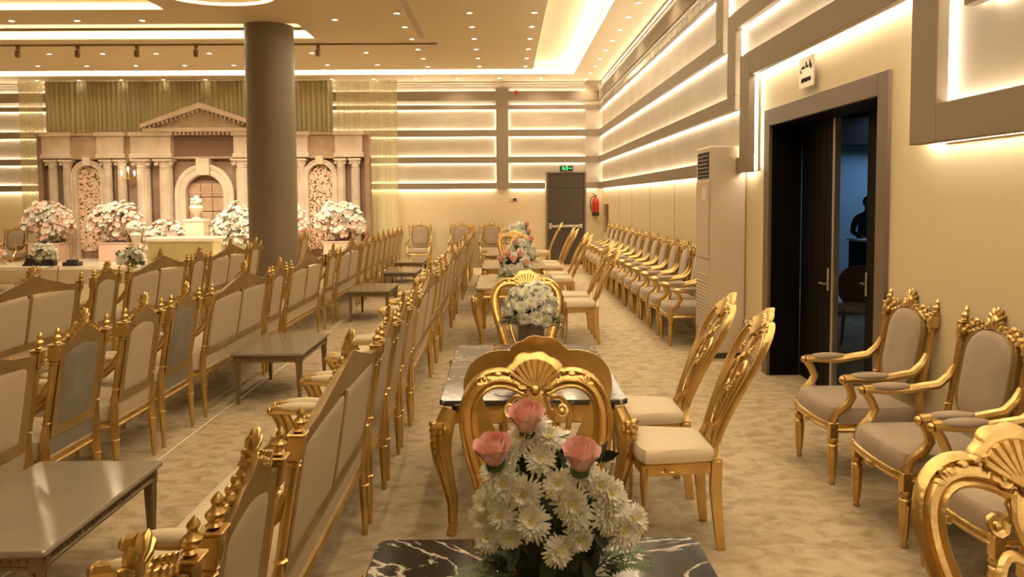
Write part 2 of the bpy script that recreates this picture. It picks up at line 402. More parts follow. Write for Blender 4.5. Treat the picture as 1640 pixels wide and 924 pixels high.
t = beam('wall_beam', [(7.95, YE, 2.01, 2.17), (7.95, 8.25, 2.171, 3.22), (4.49, 7.949, 2.98, 3.22), (4.49, 4.78, 2.06, 2.979), (YB, 4.489, 2.06, 2.28)],
         'lowest taupe beam on the right wall, framing the doorway and its sign', 'right')
rled(t, (8.0, YE, 2.025, 2.055), (8.29, YE, 2.125, 2.155), (7.98, 8.01, 2.05, 2.95), (8.19, 8.22, 2.2, 3.2), (4.82, 7.92, 2.995, 3.025), (4.6, 8.2, 3.17, 3.20), (4.72, 4.75, 2.1, 2.95), (4.52, 4.55, 2.3, 3.2), (YB, 4.72, 2.075, 2.105), (YB, 4.45, 2.235, 2.265))

# ---- doorway on the right: casing, reveal, leaves
b = MB()
b.box(XR-.03, XR+.29, DY1, DY1+.15, 0, DZ+.16, .004); b.box(XR-.03, XR+.29, DY0-.145, DY0, 0, DZ+.16, .004); b.box(XR-.03, XR+.29, DY0, DY1, DZ, DZ+.16, .004)
d1 = struct('door_1', b, FRAME)
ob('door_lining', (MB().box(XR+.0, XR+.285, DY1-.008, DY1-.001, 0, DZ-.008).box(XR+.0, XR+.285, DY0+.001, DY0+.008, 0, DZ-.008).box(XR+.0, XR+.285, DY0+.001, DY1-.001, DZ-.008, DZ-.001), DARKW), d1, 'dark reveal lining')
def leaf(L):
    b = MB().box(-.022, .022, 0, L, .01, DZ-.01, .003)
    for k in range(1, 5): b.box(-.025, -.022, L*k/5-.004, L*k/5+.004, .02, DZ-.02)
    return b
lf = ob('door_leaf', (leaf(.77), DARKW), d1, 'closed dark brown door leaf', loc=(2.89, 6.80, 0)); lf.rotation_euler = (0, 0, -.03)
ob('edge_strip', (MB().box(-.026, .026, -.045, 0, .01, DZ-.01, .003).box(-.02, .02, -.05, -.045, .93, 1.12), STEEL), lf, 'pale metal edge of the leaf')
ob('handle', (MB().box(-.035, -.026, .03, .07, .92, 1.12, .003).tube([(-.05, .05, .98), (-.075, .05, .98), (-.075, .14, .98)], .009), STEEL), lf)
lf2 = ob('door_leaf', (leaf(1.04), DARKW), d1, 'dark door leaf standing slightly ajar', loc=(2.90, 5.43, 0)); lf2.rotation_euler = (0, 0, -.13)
ob('handle', (MB().box(-.035, -.026, .97, 1.01, .92, 1.12, .003).tube([(-.05, .99, 1.03), (-.075, .99, 1.03), (-.075, .88, 1.03)], .009), STEEL), lf2)
# ---- side room beyond the doorway
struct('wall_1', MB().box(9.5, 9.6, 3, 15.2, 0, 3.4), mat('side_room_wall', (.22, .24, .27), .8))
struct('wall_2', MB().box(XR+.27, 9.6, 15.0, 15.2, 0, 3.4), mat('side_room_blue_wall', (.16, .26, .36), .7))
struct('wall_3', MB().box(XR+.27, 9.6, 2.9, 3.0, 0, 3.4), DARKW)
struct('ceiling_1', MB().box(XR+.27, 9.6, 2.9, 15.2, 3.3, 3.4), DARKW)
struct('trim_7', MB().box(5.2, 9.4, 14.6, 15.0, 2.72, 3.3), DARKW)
# ---- far exit door
b = MB(); b.box(1.10, 1.15, YF-.11, YF+.0, 0, 2.44, .004); b.box(2.10, 2.15, YF-.11, YF, 0, 2.44, .004); b.box(1.15, 2.10, YF-.11, YF, 2.40, 2.44, .004)
d2 = struct('door_2', b, FRAME)
ob('door_leaf', (MB().box(1.155, 2.095, YF-.07, YF-.02, .012, 2.02, .004), FARDOOR), d2)
ob('transom_panel', (MB().box(1.155, 2.095, YF-.07, YF-.02, 2.03, 2.395, .004), FARDOOR), d2)
ob('push_bar', (MB().box(1.20, 2.03, YF-.14, YF-.10, .98, 1.05, .012).box(1.17, 1.24, YF-.13, YF-.07, .94, 1.10, .006).box(1.75, 1.76, YF-.145, YF-.10, .975, 1.055).box(1.98, 2.05, YF-.13, YF-.07, .96, 1.07, .006), STEEL), d2, 'brushed steel push bar')
e = ob('exit_sign', (MB().box(1.46, 1.80, YF-.17, YF-.10, 2.455, 2.60, .005), BLACK), None, 'small black and green lit exit sign above the far door', 'sign')
b = MB(); y = YF-.176
b.blob((1.545, y, 2.568), (.013, .005, .013)); b.tube([(1.54, y, 2.555), (1.555, y, 2.525)], .011); b.tube([(1.555, y, 2.525), (1.58, y, 2.51), (1.57, y, 2.48)], .008)
b.tube([(1.555, y, 2.525), (1.54, y, 2.505), (1.515, y, 2.50)], .008); b.tube([(1.535, y, 2.55), (1.515, y, 2.53)], .006); b.tube([(1.55, y, 2.55), (1.575, y, 2.545)], .006)
ob('running_figure', (b, EXITG), e)
b = MB(); b.box(1.61, 1.625, y-.004, y+.004, 2.48, 2.58); b.box(1.65, 1.665, y-.004, y+.004, 2.48, 2.58); b.box(1.61, 1.665, y-.004, y+.004, 2.57, 2.585); ob('door_symbol', (b, EXITG), e)
b = MB(); b.box(1.69, 1.74, y-.004, y+.004, 2.523, 2.537); b.add([(1.74, y, 2.505), (1.74, y, 2.555), (1.775, y, 2.53), (1.74, y-.004, 2.505), (1.74, y-.004, 2.555), (1.775, y-.004, 2.53)], [(0,1,2),(3,5,4),(0,3,4,1),(1,4,5,2),(2,5,3,0)])
ob('arrow', (b, EXITG), e)
# fire extinguisher on a bracket
t = thing('fire_extinguisher', 'red fire extinguisher hung on the far wall right of the exit door', 'fire extinguisher', (2.40, YF-.10, 1.30))
ob('cylinder', (MB().lathe([(.07, .0), (.085, .02), (.085, .36), (.07, .42), (.03, .46), (.025, .49)], 14), RED), t)
ob('base_ring', (MB().lathe([(.087, -.01), (.09, 0), (.09, .07), (.087, .08)], 14), BLACK), t, 'black foot ring')
ob('valve', (MB().box(-.02, .02, -.02, .02, .49, .53, .004).tube([(.0, 0, .53), (-.09, 0, .56)], .008).tube([(.0, 0, .50), (-.08, 0, .50)], .006), BLACK), t)
ob('hose', (MB().tube([(-.03, 0, .50), (-.10, -.01, .48), (-.14, -.01, .38), (-.13, 0, .22), (-.10, 0, .14)], .012, 6), BLACK), t)
t = thing('alarm_box', 'small wooden framed glass box on the right wall beside the fire extinguisher', 'box', (XR-.02, 19.6, 1.2))
ob('frame', (MB().box(-.05, 0, -.14, .14, -.30, .40, .006), mat('brown_wood', (.20, .11, .06), .5)), t); ob('glass', (MB().box(-.056, -.05, -.10, .10, -.26, .1, .002), STEEL), t)
t = ob('strobe_alarm', (MB().box(.29, .37, YF-.13, YF-.118, 4.44, 4.56, .004).box(.30, .36, YF-.17, YF-.13, 4.46, 4.54, .01), RED), None, 'small red fire alarm sounder high on the far wall by the upright beam', 'alarm')
t = thing('wall_control', 'little cream control box with a dark screen on the far wall', 'switch', (.26, YF-.0, 1.72))
ob('case', (MB().box(-.10, .10, -.03, 0, -.05, .06, .006), ACM), t); ob('screen', (MB().box(-.03, .06, -.034, -.03, -.03, .04), DARKGREY), t)
# door sign: small plate standing off the wall, two rows of lettering
t = thing('door_sign', 'small pale plaque with two rows of dark lettering above the right doorway', 'sign', (XR, 6.62, 2.80))
ob('plate', (MB().box(-.05, -.035, -.16, .16, -.13, .13, .003), mat('plaque_metal', (.66, .58, .44), .28, .5)), t)
ob('bracket', (MB().box(-.035, -.0, -.06, .06, -.06, .06), DARKGREY), t)
b = MB()
def ink(pts): b.tube([(-.052, -p[0], p[1]) for p in pts], .0042, 4, up=(1, 0, 0))
ink([(-.10, .045), (-.09, .035), (-.075, .05), (-.06, .035), (-.045, .055), (-.03, .035)]); ink([(-.12, .03), (-.11, .005), (-.10, .0)]); ink([(.0, .085), (0, .04), (.02, .035), (.035, .05), (.05, .035)]); ink([(.08, .09), (.08, .035)]); ink([(.105, .06), (.11, .035), (.095, .02)])
ob('lettering', (b, BLACK), t, 'upper row of dark lettering'); b = MB()
for k in range(8):
    x = -.09+.026*k; ink([(x, -.045), (x, -.08)]) if k % 3 else ink([(x, -.05), (x+.014, -.05), (x+.014, -.08), (x, -.08), (x, -.05)])
ob('lettering', (b, BLACK), t, 'lower row of dark lettering')
# ---- air conditioner tower
t = thing('air_conditioner', 'tall white floor standing air conditioner tower beside the doorway', 'air conditioner', (2.21, 8.36, 0))
ob('cabinet', (MB().box(0, .385, 0, .60, .06, 2.30, .012), ACM), t)
ob('plinth', (MB().box(.02, .37, .02, .58, 0, .06), DARKGREY), t, 'dark recessed foot')
b = MB().box(-.006, 0, .06, .54, 1.96, 2.24); ob('outlet', (b, DARKGREY), t, 'dark air outlet')
for k in range(6): ob('louvre', (MB().box(-.016, -.006, .06, .54, 1.985+.042*k, 1.991+.042*k, .002), ACM), t)
for k in range(5): ob('vane', (MB().box(-.013, -.006, .11+.09*k, .116+.09*k, 1.96, 2.24), BLACK), t)
ob('front_panel', (MB().box(-.012, 0, .03, .57, 1.08, 1.93, .006), ACM), t)
ob('display', (MB().box(-.018, -.012, .10, .30, 1.72, 1.86, .004), WHITEG), t)
ob('intake_panel', (MB().box(-.006, 0, .03, .57, .20, 1.06, .004), ACM), t)
for k in range(18): ob('slat', (MB().box(-.014, -.006, .07, .53, .24+.038*k, .256+.038*k, .002), ACM), t)
ob('drain_plug', (MB().box(.12, .20, -.006, 0, .38, .52, .004), ACM), t)
ob('pipe', (MB().tube([(.385, .3, .42), (.37, -.10, .42), (.34, -.22, .34), (.34, -.25, .05)], .022, 8), ACM), t)
# ---- ceiling fittings
dl = tpl(('trim', MB().lathe([(.055, 0), (.062, -.006), (.052, -.012), (.045, -.004)], 12), CORN), ('lens', MB().lathe([(.040, -.003), (.036, -.006)], 10), BULB))
def downlight(x, y, lab, lit=True, z=ZC):
    place(dl, 'downlight', lab, 'downlight', (x, y, z), 0, 'recessed downlights in the ceiling')
    if lit:
        L = bpy.data.lights.new('downlight_lamp', 'SPOT'); L.energy = SPOT_W; L.color = WARM; L.spot_size = math.radians(140); L.spot_blend = .7; L.shadow_soft_size = .05
        o = bpy.data.objects.new('downlight_lamp', L); COL.objects.link(o); o.location = (x, y, z-.06)
cn = {-1.74: 'beside the dark air grille', -.55: 'right of the grille', .51: 'nearest the glowing channel'}
for x, s in cn.items():
    for k in range(17):  # nearest ones, out of view, added to brighten the front tables
        downlight(x, 18.2-1.04*k, f'{ORD[k]} downlight from the far end of the column {s}', k % 2 == 0 or k > 12)
for k in range(13): downlight(2.12, 20.2-.98*k, f'{ORD[k]} downlight from the far wall along the right wall', k % 3 == 0)
for j, x in enumerate((-2.85, -3.98, -6.1, -7.2, -8.3, -9.4, -10.5)):
    for i, y in enumerate((17.9, 16.45, 13.45, 9.9)):
        if x == -3.98 and i == 2: continue
        downlight(x, y, f'downlight {ORD[j]} left of the air grille, {ORD[i]} row from the far wall', True)
for j in range(14): downlight(.95-1.06*j, 20.0, f'small downlight, {ORD[j]} from the right in the row along the far wall', j in (0, 2))
for x in (-8.5, -4.5):
    for y in (1.2, 4.2): downlight(x, y, f'small downlight overhead, {ORD[int(y*2)//3]} step forward and {ORD[int(x+9)]} step across', True)
t = thing('air_grille', 'long narrow dark slot air grille in the ceiling', 'air vent', (-1.53, 10.5, ZC))
ob('frame', (MB().box(-.07, .07, -4.5, 4.5, -.006, 0), CEIL), t)
for k in range(3): ob('slot', (MB().box(-.05+.036*k, -.028+.036*k, -4.48, 4.48, -.009, -.006), BRONZE), t)
t = thing('lighting_track', 'thin dark track running across the ceiling with small spotlights', 'lighting track', (-1.3, 15.5, ZC))
ob('rail', (MB().box(-11.5, .0, -.02, .02, -.03, 0), BRONZE), t)
for k, x in enumerate((-9.46, -8.3, -7.15, -6.0, -4.85, -3.62)):
    s = ob('spot_head', (MB().box(-.03, .03, -.03, .03, -.06, 0).tube([(0, 0, -.06), (0, -.02, -.10)], .012).lathe([(.04, 0), (.05, .03), (.05, .12), (.03, .14)], 10, (0, -.02, -.22)), BRONZE), t, loc=(x+1.3, 0, -.03))
    L = bpy.data.lights.new('track_lamp', 'SPOT'); L.energy = 430; L.color = (1, .85, .60); L.spot_size = math.radians(62); L.spot_blend = .8; L.shadow_soft_size = .04
    o = bpy.data.objects.new('track_lamp', L); COL.objects.link(o); o.location = (x, 15.5, ZC-.27); o.rotation_euler = Vector((0 if x > -9 else -.8, 3.6, -3.4)).to_track_quat('-Z', 'Y').to_euler()
# ================================================================= FURNITURE TEMPLATES
def yb(z): return -.235 - (.16*(z-.40) if z > .40 else .05*(.40-z))
def shear(x, y, z): return (x, y + yb(z), z)
def carve(mb, x, z, s, y=0.03):
    """cartouche: leafy crown with scrolls, front side of the crest"""
    mb.blob((x, y, z), (.034*s, .022*s, .042*s), 8, 5)
    for k in range(-2, 3):
        a = k*.5; mb.blob((x+.05*s*math.sin(a), y-.004, z+.045*s*math.cos(a)+.01*s), (.013*s, .014*s, .034*s), 6, 4, Matrix.Translation((x, y, z)) @ Matrix.Rotation(a, 4, 'Y') @ Matrix.Translation((-x-.05*s*math.sin(a), -y, -z-.045*s*math.cos(a)-.01*s+.05*s)))
    for q in (-1, 1):
        mb.scroll((x+q*.062*s, 0, z-.022*s), .03*s, 1.4, q, PI/2, .010*s, y, 12)
        for k in range(4):
            mb.blob((x+q*(.095+.035*k)*s, y-.004, z-(.042+.013*k)*s), ((.024-.002*k)*s, .014*s, (.020-.002*k)*s), 6, 4)
            mb.blob((x+q*(.10+.035*k)*s, y+.002, z-(.018+.013*k)*s), (.010*s, .010*s, .012*s), 5, 4)
FIN = [(.012, 0), (.020, .006), (.013, .014), (.022, .026), (.023, .036), (.011, .048), (.010, .054), (.015, .062), (.013, .070), (.004, .082), (.001, .086)]
def armchair(W, front, rear, seat, sofa=False, arched=False):
    px = W/2-.028; parts = []; ZT = .985 if not arched else 1.03; pt = .915 if not arched else .96
    iw = px-.030 if not arched else px-.055
    # posts with carved block and finial
    for q in (-1, 1):
        m = MB()
        m.tube([(q*px, -.02, .40), (q*px, 0, .52), (q*px, 0, .56), (q*px, 0, pt)], [.024, .024, .017, .021], 8, up=(0, 1, 0))
        for zz in (.575, pt-.025, pt-.01): m.lathe([(.018, 0), (.027, .006), (.018, .012)], 8, (q*px, 0, zz))
        m.box(q*px-.026, q*px+.026, -.026, .026, pt, pt+.08, .004)
        m.blob((q*px, .026, pt+.04), (.014, .008, .030), 6, 4); m.blob((q*px, -.026, pt+.04), (.014, .006, .030), 6, 4)
        m.box(q*px-.031, q*px+.031, -.031, .031, pt+.08, pt+.09, .003)
        f = MB().lathe(FIN, 10, (q*px, 0, pt+.09)); f.map(shear); m.map(shear)
        parts.append(('back_post', m, GOLD, None, [('finial', f, GOLD)]))
    # back frame
    hw = iw; topc = .125 if sofa else .085 if not arched else .03; bd = .062 if not arched else .036
    out = rrect(-hw, hw, .49, ZT, .02, 5) if not arched else rrect(-hw, hw, .53, ZT+.02, .15, 5); out2 = []
    for x, z in out:
        if z > .80:
            u = abs(x)/hw
            z += (.5+.5*math.cos(PI*min(1, u*1.15)))*topc + (.012*math.cos(u*PI*5) if u < .85 else 0)
        out2.append((x, z))
    if arched: inn = rrect(-hw+bd, hw-bd, .57, ZT-.02, .12, 5, .03)
    else: inn = rrect(-hw+bd, hw-bd, .55, ZT-.055, .03, 5, .035)
    prof = [(0, -.016), (0, .010), (.10, .018), (.35, .012), (.6, .012), (.85, .020), (1, .010), (1, -.012)]
    m = MB().ring(out2, inn, prof)
    if sofa: m.box(-.022, .022, -.017, .016, .54, .96, .006)
    m.map(shear); parts.append(('back_frame', m, GOLD_BACK))
    e_ = bd-.012; panels = [(-hw+e_, hw-e_)] if not sofa else [(-hw+e_, -.012), (.012, hw-e_)]
    for x0, x1 in panels:
        o = rrect(x0, x1, .54, ZT-.045, .03, 5, 0 if sofa else .03) if not arched else rrect(x0, x1, .56, ZT-.01, .125, 5, .03)
        m = MB().pad(o, -.004, .008, .03, 'y', 1).map(shear); parts.append(('back_cushion', m, front))
        m = MB().pad(o, -.004, .006, .006, 'y', -1).map(shear); parts.append(('rear_panel', m, rear))
    # crest carving on the front and a plain silhouette behind
    m = MB(); zc = ZT+.01+topc if not arched else ZT+.055; s = 1.15 if sofa else 1.0
    carve(m, 0, zc, s, .012); m.map(shear); parts.append(('crest', m, GOLD))
    for q in (-1, 1):
        m = MB()
        for k in range(4):
            
            if arched: m.blob((q*(px-.03-.032*k), .012, ZT-.03+.022*k), (.022, .014, .022), 6, 4); m.scroll((q*(px-.075), 0, ZT+.035), .020, 1.2, q, 0, .006, .014, 8) if k == 0 else None
            else: m.blob((q*(hw*.92-.035*k), .014, ZT-.01+.006*k), (.02, .012, .016), 6, 4)
        m.map(shear); parts.append(('leaf_carving', m, GOLD))
    # seat rail, seat
    fw = W/2-.01
    def outl(e=0, yf=.275):
        P = [(-fw+.03-e, -.25-e), (fw-.03+e, -.25-e)]
        n = 8
        P += [(fw+e, -.05), (fw+e, .12), (fw+e-.005, yf-.05)]
        P += [((fw+e-.04)*math.cos(PI*i/n), yf+e + (.035)*math.sin(PI*i/n)) for i in range(0, n+1)]
        P += [(-fw-e+.005, yf-.05), (-fw-e, .12), (-fw-e, -.05)]
        return P
    o = outl(); o1 = outl(.008); o2 = outl(-.01)
    m = MB().loft([[(*p, .325) for p in o2], [(*p, .332) for p in o], [(*p, .345) for p in o1], [(*p, .357) for p in o], [(*p, .372) for p in o], [(*p, .380) for p in o1], [(*p, .388) for p in o2]], True)
    m.blob((0, .318, .34), (.05, .015, .022), 8, 4)
    parts.append(('seat_rail', m, GOLD))
    parts.append(('seat', MB().pad(outl(-.002), .380, .060, .050), seat))
    if not arched: parts.append(('rear_apron', MB().box(-px+.02, px-.02, -.012, .004, .385, .50, .003).map(shear), rear))
    # legs
    for q in (-1, 1):
        m = MB().box(q*(fw-.035)-.026, q*(fw-.035)+.026, .235, .287, .29, .385, .004)
        m.lathe([(.014, 0), (.019, .006), (.015, .02), (.019, .05), (.029, .23), (.031, .245), (.022, .255), (.033, .268), (.033, .28), (.024, .292)], 10, (q*(fw-.035), .261, 0))
        for k in range(6):
            a = PI*k/3; m.tube([(q*(fw-.035)+.018*math.cos(a), .261+.018*math.sin(a), .05), (q*(fw-.035)+.029*math.cos(a), .261+.029*math.sin(a), .22)], .004, 4)
        parts.append(('leg', m, GOLD))
        m = MB().tube([(q*px, -.262, 0), (q*px, -.260, .10), (q*px, -.255, .28), (q*px, -.25, .42)], [.014, .018, .024, .026], 8)
        m.lathe([(.02, 0), (.03, .006), (.02, .012)], 8, (q*px, -.256, .26)); parts.append(('leg', m, GOLD))
        # arms
        a0 = yb(.76)
        pts = [(q*px, a0, .80), (q*(px+.002), a0+.03, .74), (q*(px+.006), a0+.09, .685), (q*(px+.014), -.02, .655), (q*(px+.020), .08, .652), (q*(px+.020), .17, .660), (q*(px+.020), .215, .655)]
        m = MB().tube(pts, [.018, .024, .027, .026, .024, .026, .029], 8, up=(0, 0, 1))
        m.blob((q*(px+.02), .225, .652), (.026, .020, .024), 8, 5)
        parts.append(('armrest', m, GOLD, None, [('arm_pad', MB().blob((q*(px+.018), .062, .672), (.034, .135, .027), 8, 8), seat)]))
        m = MB().tube([(q*(px+.02), .205, .645), (q*(px+.016), .175, .60), (q*(px+.005), .155, .545), (q*(px-.002), .185, .49), (q*(fw-.03), .245, .44), (q*(fw-.032), .262, .385)], [(.025, .024), (.023, .026), (.022, .027), (.024, .028), (.026, .028), (.026, .026)], 8)
        m.blob((q*(px-.002), .20, .475), (.022, .022, .028), 8, 4)
        parts.append(('arm_support', m, GOLD))
    return tpl(*parts)
def dining_chair(side=False):
    parts = []
    def yl(z): return -.245 - .30*max(0, (z-.46)/.68)**1.25
    kx = .72 if side else .96
    def cv(x, y, z): return (x*(kx if z > .55 else 1-(1-kx)*max(0, (z-.44)/.11)), y + yl(z)*(.98 if side else 1), z)
    def ff(mb): return mb.map(lambda x, y, z: (x, y*.62 if y > 0 else y, z)) if side else mb
    tri = [(-1, -.5), (-1, .3), (-.72, .85), (-.42, .35), (-.22, .9), (.22, .9), (.42, .35), (.72, .85), (1, .3), (1, -.5)]
    half = [(.155, .44), (.150, .52), (.168, .63), (.203, .74), (.238, .84), (.258, .92), (.258, .99), (.235, 1.045), (.19, 1.08), (.135, 1.09), (.08, 1.08), (.035, 1.06)]
    def sm(P, k=3):
        out = []
        for i in range(len(P)-1):
            p0, p1, p2, p3 = P[max(0, i-1)], P[i], P[i+1], P[min(len(P)-1, i+2)]
            for j in range(k):
                t = j/k; out.append(tuple(.5*((2*b_)+(c_-a_)*t+(2*a_-5*b_+4*c_-d_)*t*t+(-a_+3*b_-3*c_+d_)*t**3) for a_, b_, c_, d_ in zip(p0, p1, p2, p3)))
        return out + [P[-1]]
    H = sm(half, 3)
    for q in (-1, 1):
        m = MB().tube([(q*x, 0, z) for x, z in H], (.036, .022), prof=tri, up=(0, 1, 0)); m.map(cv)
        parts.append(('back_stile', m, GOLD))
        m = MB().tube([(q*.175, -.262, 0), (q*.168, -.250, .12), (q*.160, -.236, .30), (q*.156, -.240, .46)], [(.017, .020), (.020, .022), (.024, .026), (.028, .026)], prof=[(-1, -1), (-1, 1), (1, 1), (1, -1)])
        parts.append(('leg', m, GOLD))
        m = MB().tube([(q*.225, .235, 0), (q*.222, .228, .03), (q*.205, .205, .12), (q*.200, .198, .22), (q*.212, .210, .32), (q*.205, .205, .40), (q*.20, .20, .43)], [.020, .014, .015, .019, .028, .034, .03], 8)
        m.blob((q*.222, .222, .34), (.014, .014, .03), 6, 4); m.blob((q*.226, .238, .012), (.022, .022, .012), 8, 4)
        parts.append(('leg', ff(m), GOLD))
        # inner c-scroll hoop forming the heart
        inn = sm([(.02, .57), (.06, .60), (.105, .68), (.13, .77), (.125, .86), (.09, .915), (.05, .905), (.035, .865), (.06, .84)], 3)
        m = MB().tube([(q*x, .004, z) for x, z in inn], [(.012, .012)]*(len(inn)-6)+[(.010, .012)]*6, 6)
        m.blob((q*.06, .006, .845), (.016, .014, .016), 6, 4); m.scroll((q*.10, 0, .985), .030, 1.3, q, PI, .008, .012, 12); m.tube([(q*.035, .006, 1.04), (q*.05, .008, .99), (q*.04, .006, .93), (q*.05, .004, .90)], [.012, .010, .008, .008], 5)
        for k in range(5): m.blob((q*(.075+.035*k), .012, 1.118-.006*k*k*.5), (.018, .012, .011), 6, 4)
        m.scroll((q*.055, 0, 1.075), .035, 1.3, q, 0, .009, .014, 12); m.scroll((q*.20, 0, 1.09), .020, 1.1, q, PI, .006, .016, 9)
        m.map(cv); parts.append(('inner_scroll', m, GOLD))
    # splat: pierced vase shape
    sp = [(0, .46), (.05, .465), (.055, .50), (.030, .545), (.045, .60), (.075, .68), (.085, .76), (.070, .84), (.035, .90), (.045, .96), (.055, 1.02), (0, 1.07)]
    so = [(x, z) for x, z in sp] + [(-x, z) for x, z in sp[-2:0:-1]]
    cxz = (0, .74); si = [((x)*.42, cxz[1]+(z-cxz[1])*.50) for x, z in so]
    m = MB().ring(so, si, [(0, -.008), (0, .008), (.3, .015), (.7, .012), (1, .006), (1, -.008)])
    for k in (-1, 1):
        m.scroll((k*.045, 0, .78), .028, 1.2, k, PI/2, .008, .012, 10); m.scroll((k*.03, 0, .58), .022, 1.2, k, -PI/2, .007, .012, 10)
    m.blob((0, .012, .74), (.016, .012, .05), 6, 5); m.blob((0, .014, .93), (.022, .014, .03), 6, 5)
    m.map(cv); parts.append(('splat', m, GOLD))
    # shell crest: fan of lobes
    m = MB()
    fan = []
    for i in range(25):
        a = -1.25+2.5*i/24; r = .104+.008*abs(math.sin(4.5*(a+1.25)*1.0)); fan.append((r*math.sin(a)*1.15, 1.075+r*math.cos(a)))
    fan += [(.055, 1.055), (0, 1.045), (-.055, 1.055)]
    m.loft([[(x, -.012, z) for x, z in fan], [(x, .006, z) for x, z in fan], [(x*.92, .014, 1.075+(z-1.075)*.92) for x, z in fan]], True)
    for k in range(-4, 5):
        a = k*.27; m.tube([(.012*math.sin(a), .020, 1.06), (.089*math.sin(a)*1.15, .018, 1.07+.087*math.cos(a))], [.006, .0145], 6)
    m.blob((0, .02, 1.055), (.02, .014, .016), 6, 4)
    m.map(cv); parts.append(('shell_crest', m, GOLD))
    # seat
    def sl(e): return [( .225+e, .12), (.222+e, .20), (.16, .235+e), (.08, .248+e), (0, .252+e), (-.08, .248+e), (-.16, .235+e), (-.222-e, .20), (-.225-e, .12), (-.205-e, -.05), (-.18-e, -.21), (-.15, -.235-e), (0, -.235-e), (.15, -.235-e), (.18+e, -.21), (.205+e, -.05)]
    m = MB().loft([[(*p, .385) for p in sl(-.012)], [(*p, .39) for p in sl(-.004)], [(*p, .405) for p in sl(0)], [(*p, .44) for p in sl(-.006)], [(*p, .452) for p in sl(.004)], [(*p, .46) for p in sl(-.006)]], True)
    for q in (0, -1, 1):
        for k in (-1, 0, 1):
            c = (k*.034, .25, .418-.010*abs(k)) if q == 0 else (q*.216, .03+k*.034, .418-.010*abs(k))
            r1, r2 = (.020, .014) if k == 0 else (.026, .009)
            m.blob(c, (r1, .014, r2), 8, 4) if q == 0 else m.blob(c, (.014, r1, r2), 8, 4)
    parts.append(('seat_rail', ff(m), GOLD))
    parts.append(('seat_cushion', ff(MB().pad(sl(.004), .452, .040, .032)), CREAM))
    return tpl(*parts)
def dining_table(top):
    parts = []; hx, hy = .485, .765
    o = rrect(-hx, hx, -hy, hy, .035, 6)
    def L(e, z): return [(x*(1-e/hx), y*(1-e/hy), z) for x, y in o]
    parts.append(('table_top', MB().loft([L(.010, .690), L(0, .697), L(0, .712), L(.006, .72)], True), top))
    def A(e, z): q = rrect(-hx+.05+e, hx-.05-e, -hy+.05+e, hy-.05-e, .03, 5); return [(x, y, z) for x, y in q]
    parts.append(('apron', MB().loft([A(.012, .585), A(0, .592), A(0, .60), A(.008, .61), A(.008, .67), A(0, .68), A(0, .69)], True), GOLD))
    for sx in (-1, 1):
        for sy in (-1, 1):
            m = MB(); X, Y = hx-.055, hy-.055
            pts = [(0.0, 0.66), (.035, .59), (.055, .52), (.050, .43), (.020, .30), (-.010, .17), (-.010, .06), (.004, .0)]
            rr = [.044, .052, .052, .044, .034, .026, .022, .028]
            m.tube([(sx*(X+d*.8), sy*(Y+d*.8), z) for d, z in pts], rr, prof=[(math.cos(a), math.sin(a)*(1 if i % 2 else .9)) for i, a in enumerate([2*PI*k/12 for k in range(12)])], up=(0, 1, 0))
            for k in range(3): m.tube([(sx*(X+.8*d+(.03 if k == 0 else 0 if k == 1 else .045)*(r/.045)), sy*(Y+.8*d+(.03 if k == 2 else 0 if k == 0 else .045)*(r/.045)), z) for (d, z), r in zip(pts[2:7], rr[2:7])], .006, 4)
            c = MB(); q = .038
            for (dx, dy) in ((1, 0), (0, 1), (.75, .75)):
                for k in range(5):
                    c.blob((sx*(X+.045+dx*.042), sy*(Y+.045+dy*.042), .60-.033*k), (.020-.0025*k+.004*dx, .020-.0025*k+.004*dy, .020), 6, 4)
                for j in (-1, 1): c.blob((sx*(X+.045+dx*.036+(.02*j if dy == 1 else 0)), sy*(Y+.045+dy*.036+(.02*j if dx == 1 else 0)), .575), (.014, .014, .024), 6, 4)
            parts.append(('leg', m, GOLD, None, [('leaf_carving', c, GOLD)]))
    return tpl(*parts)
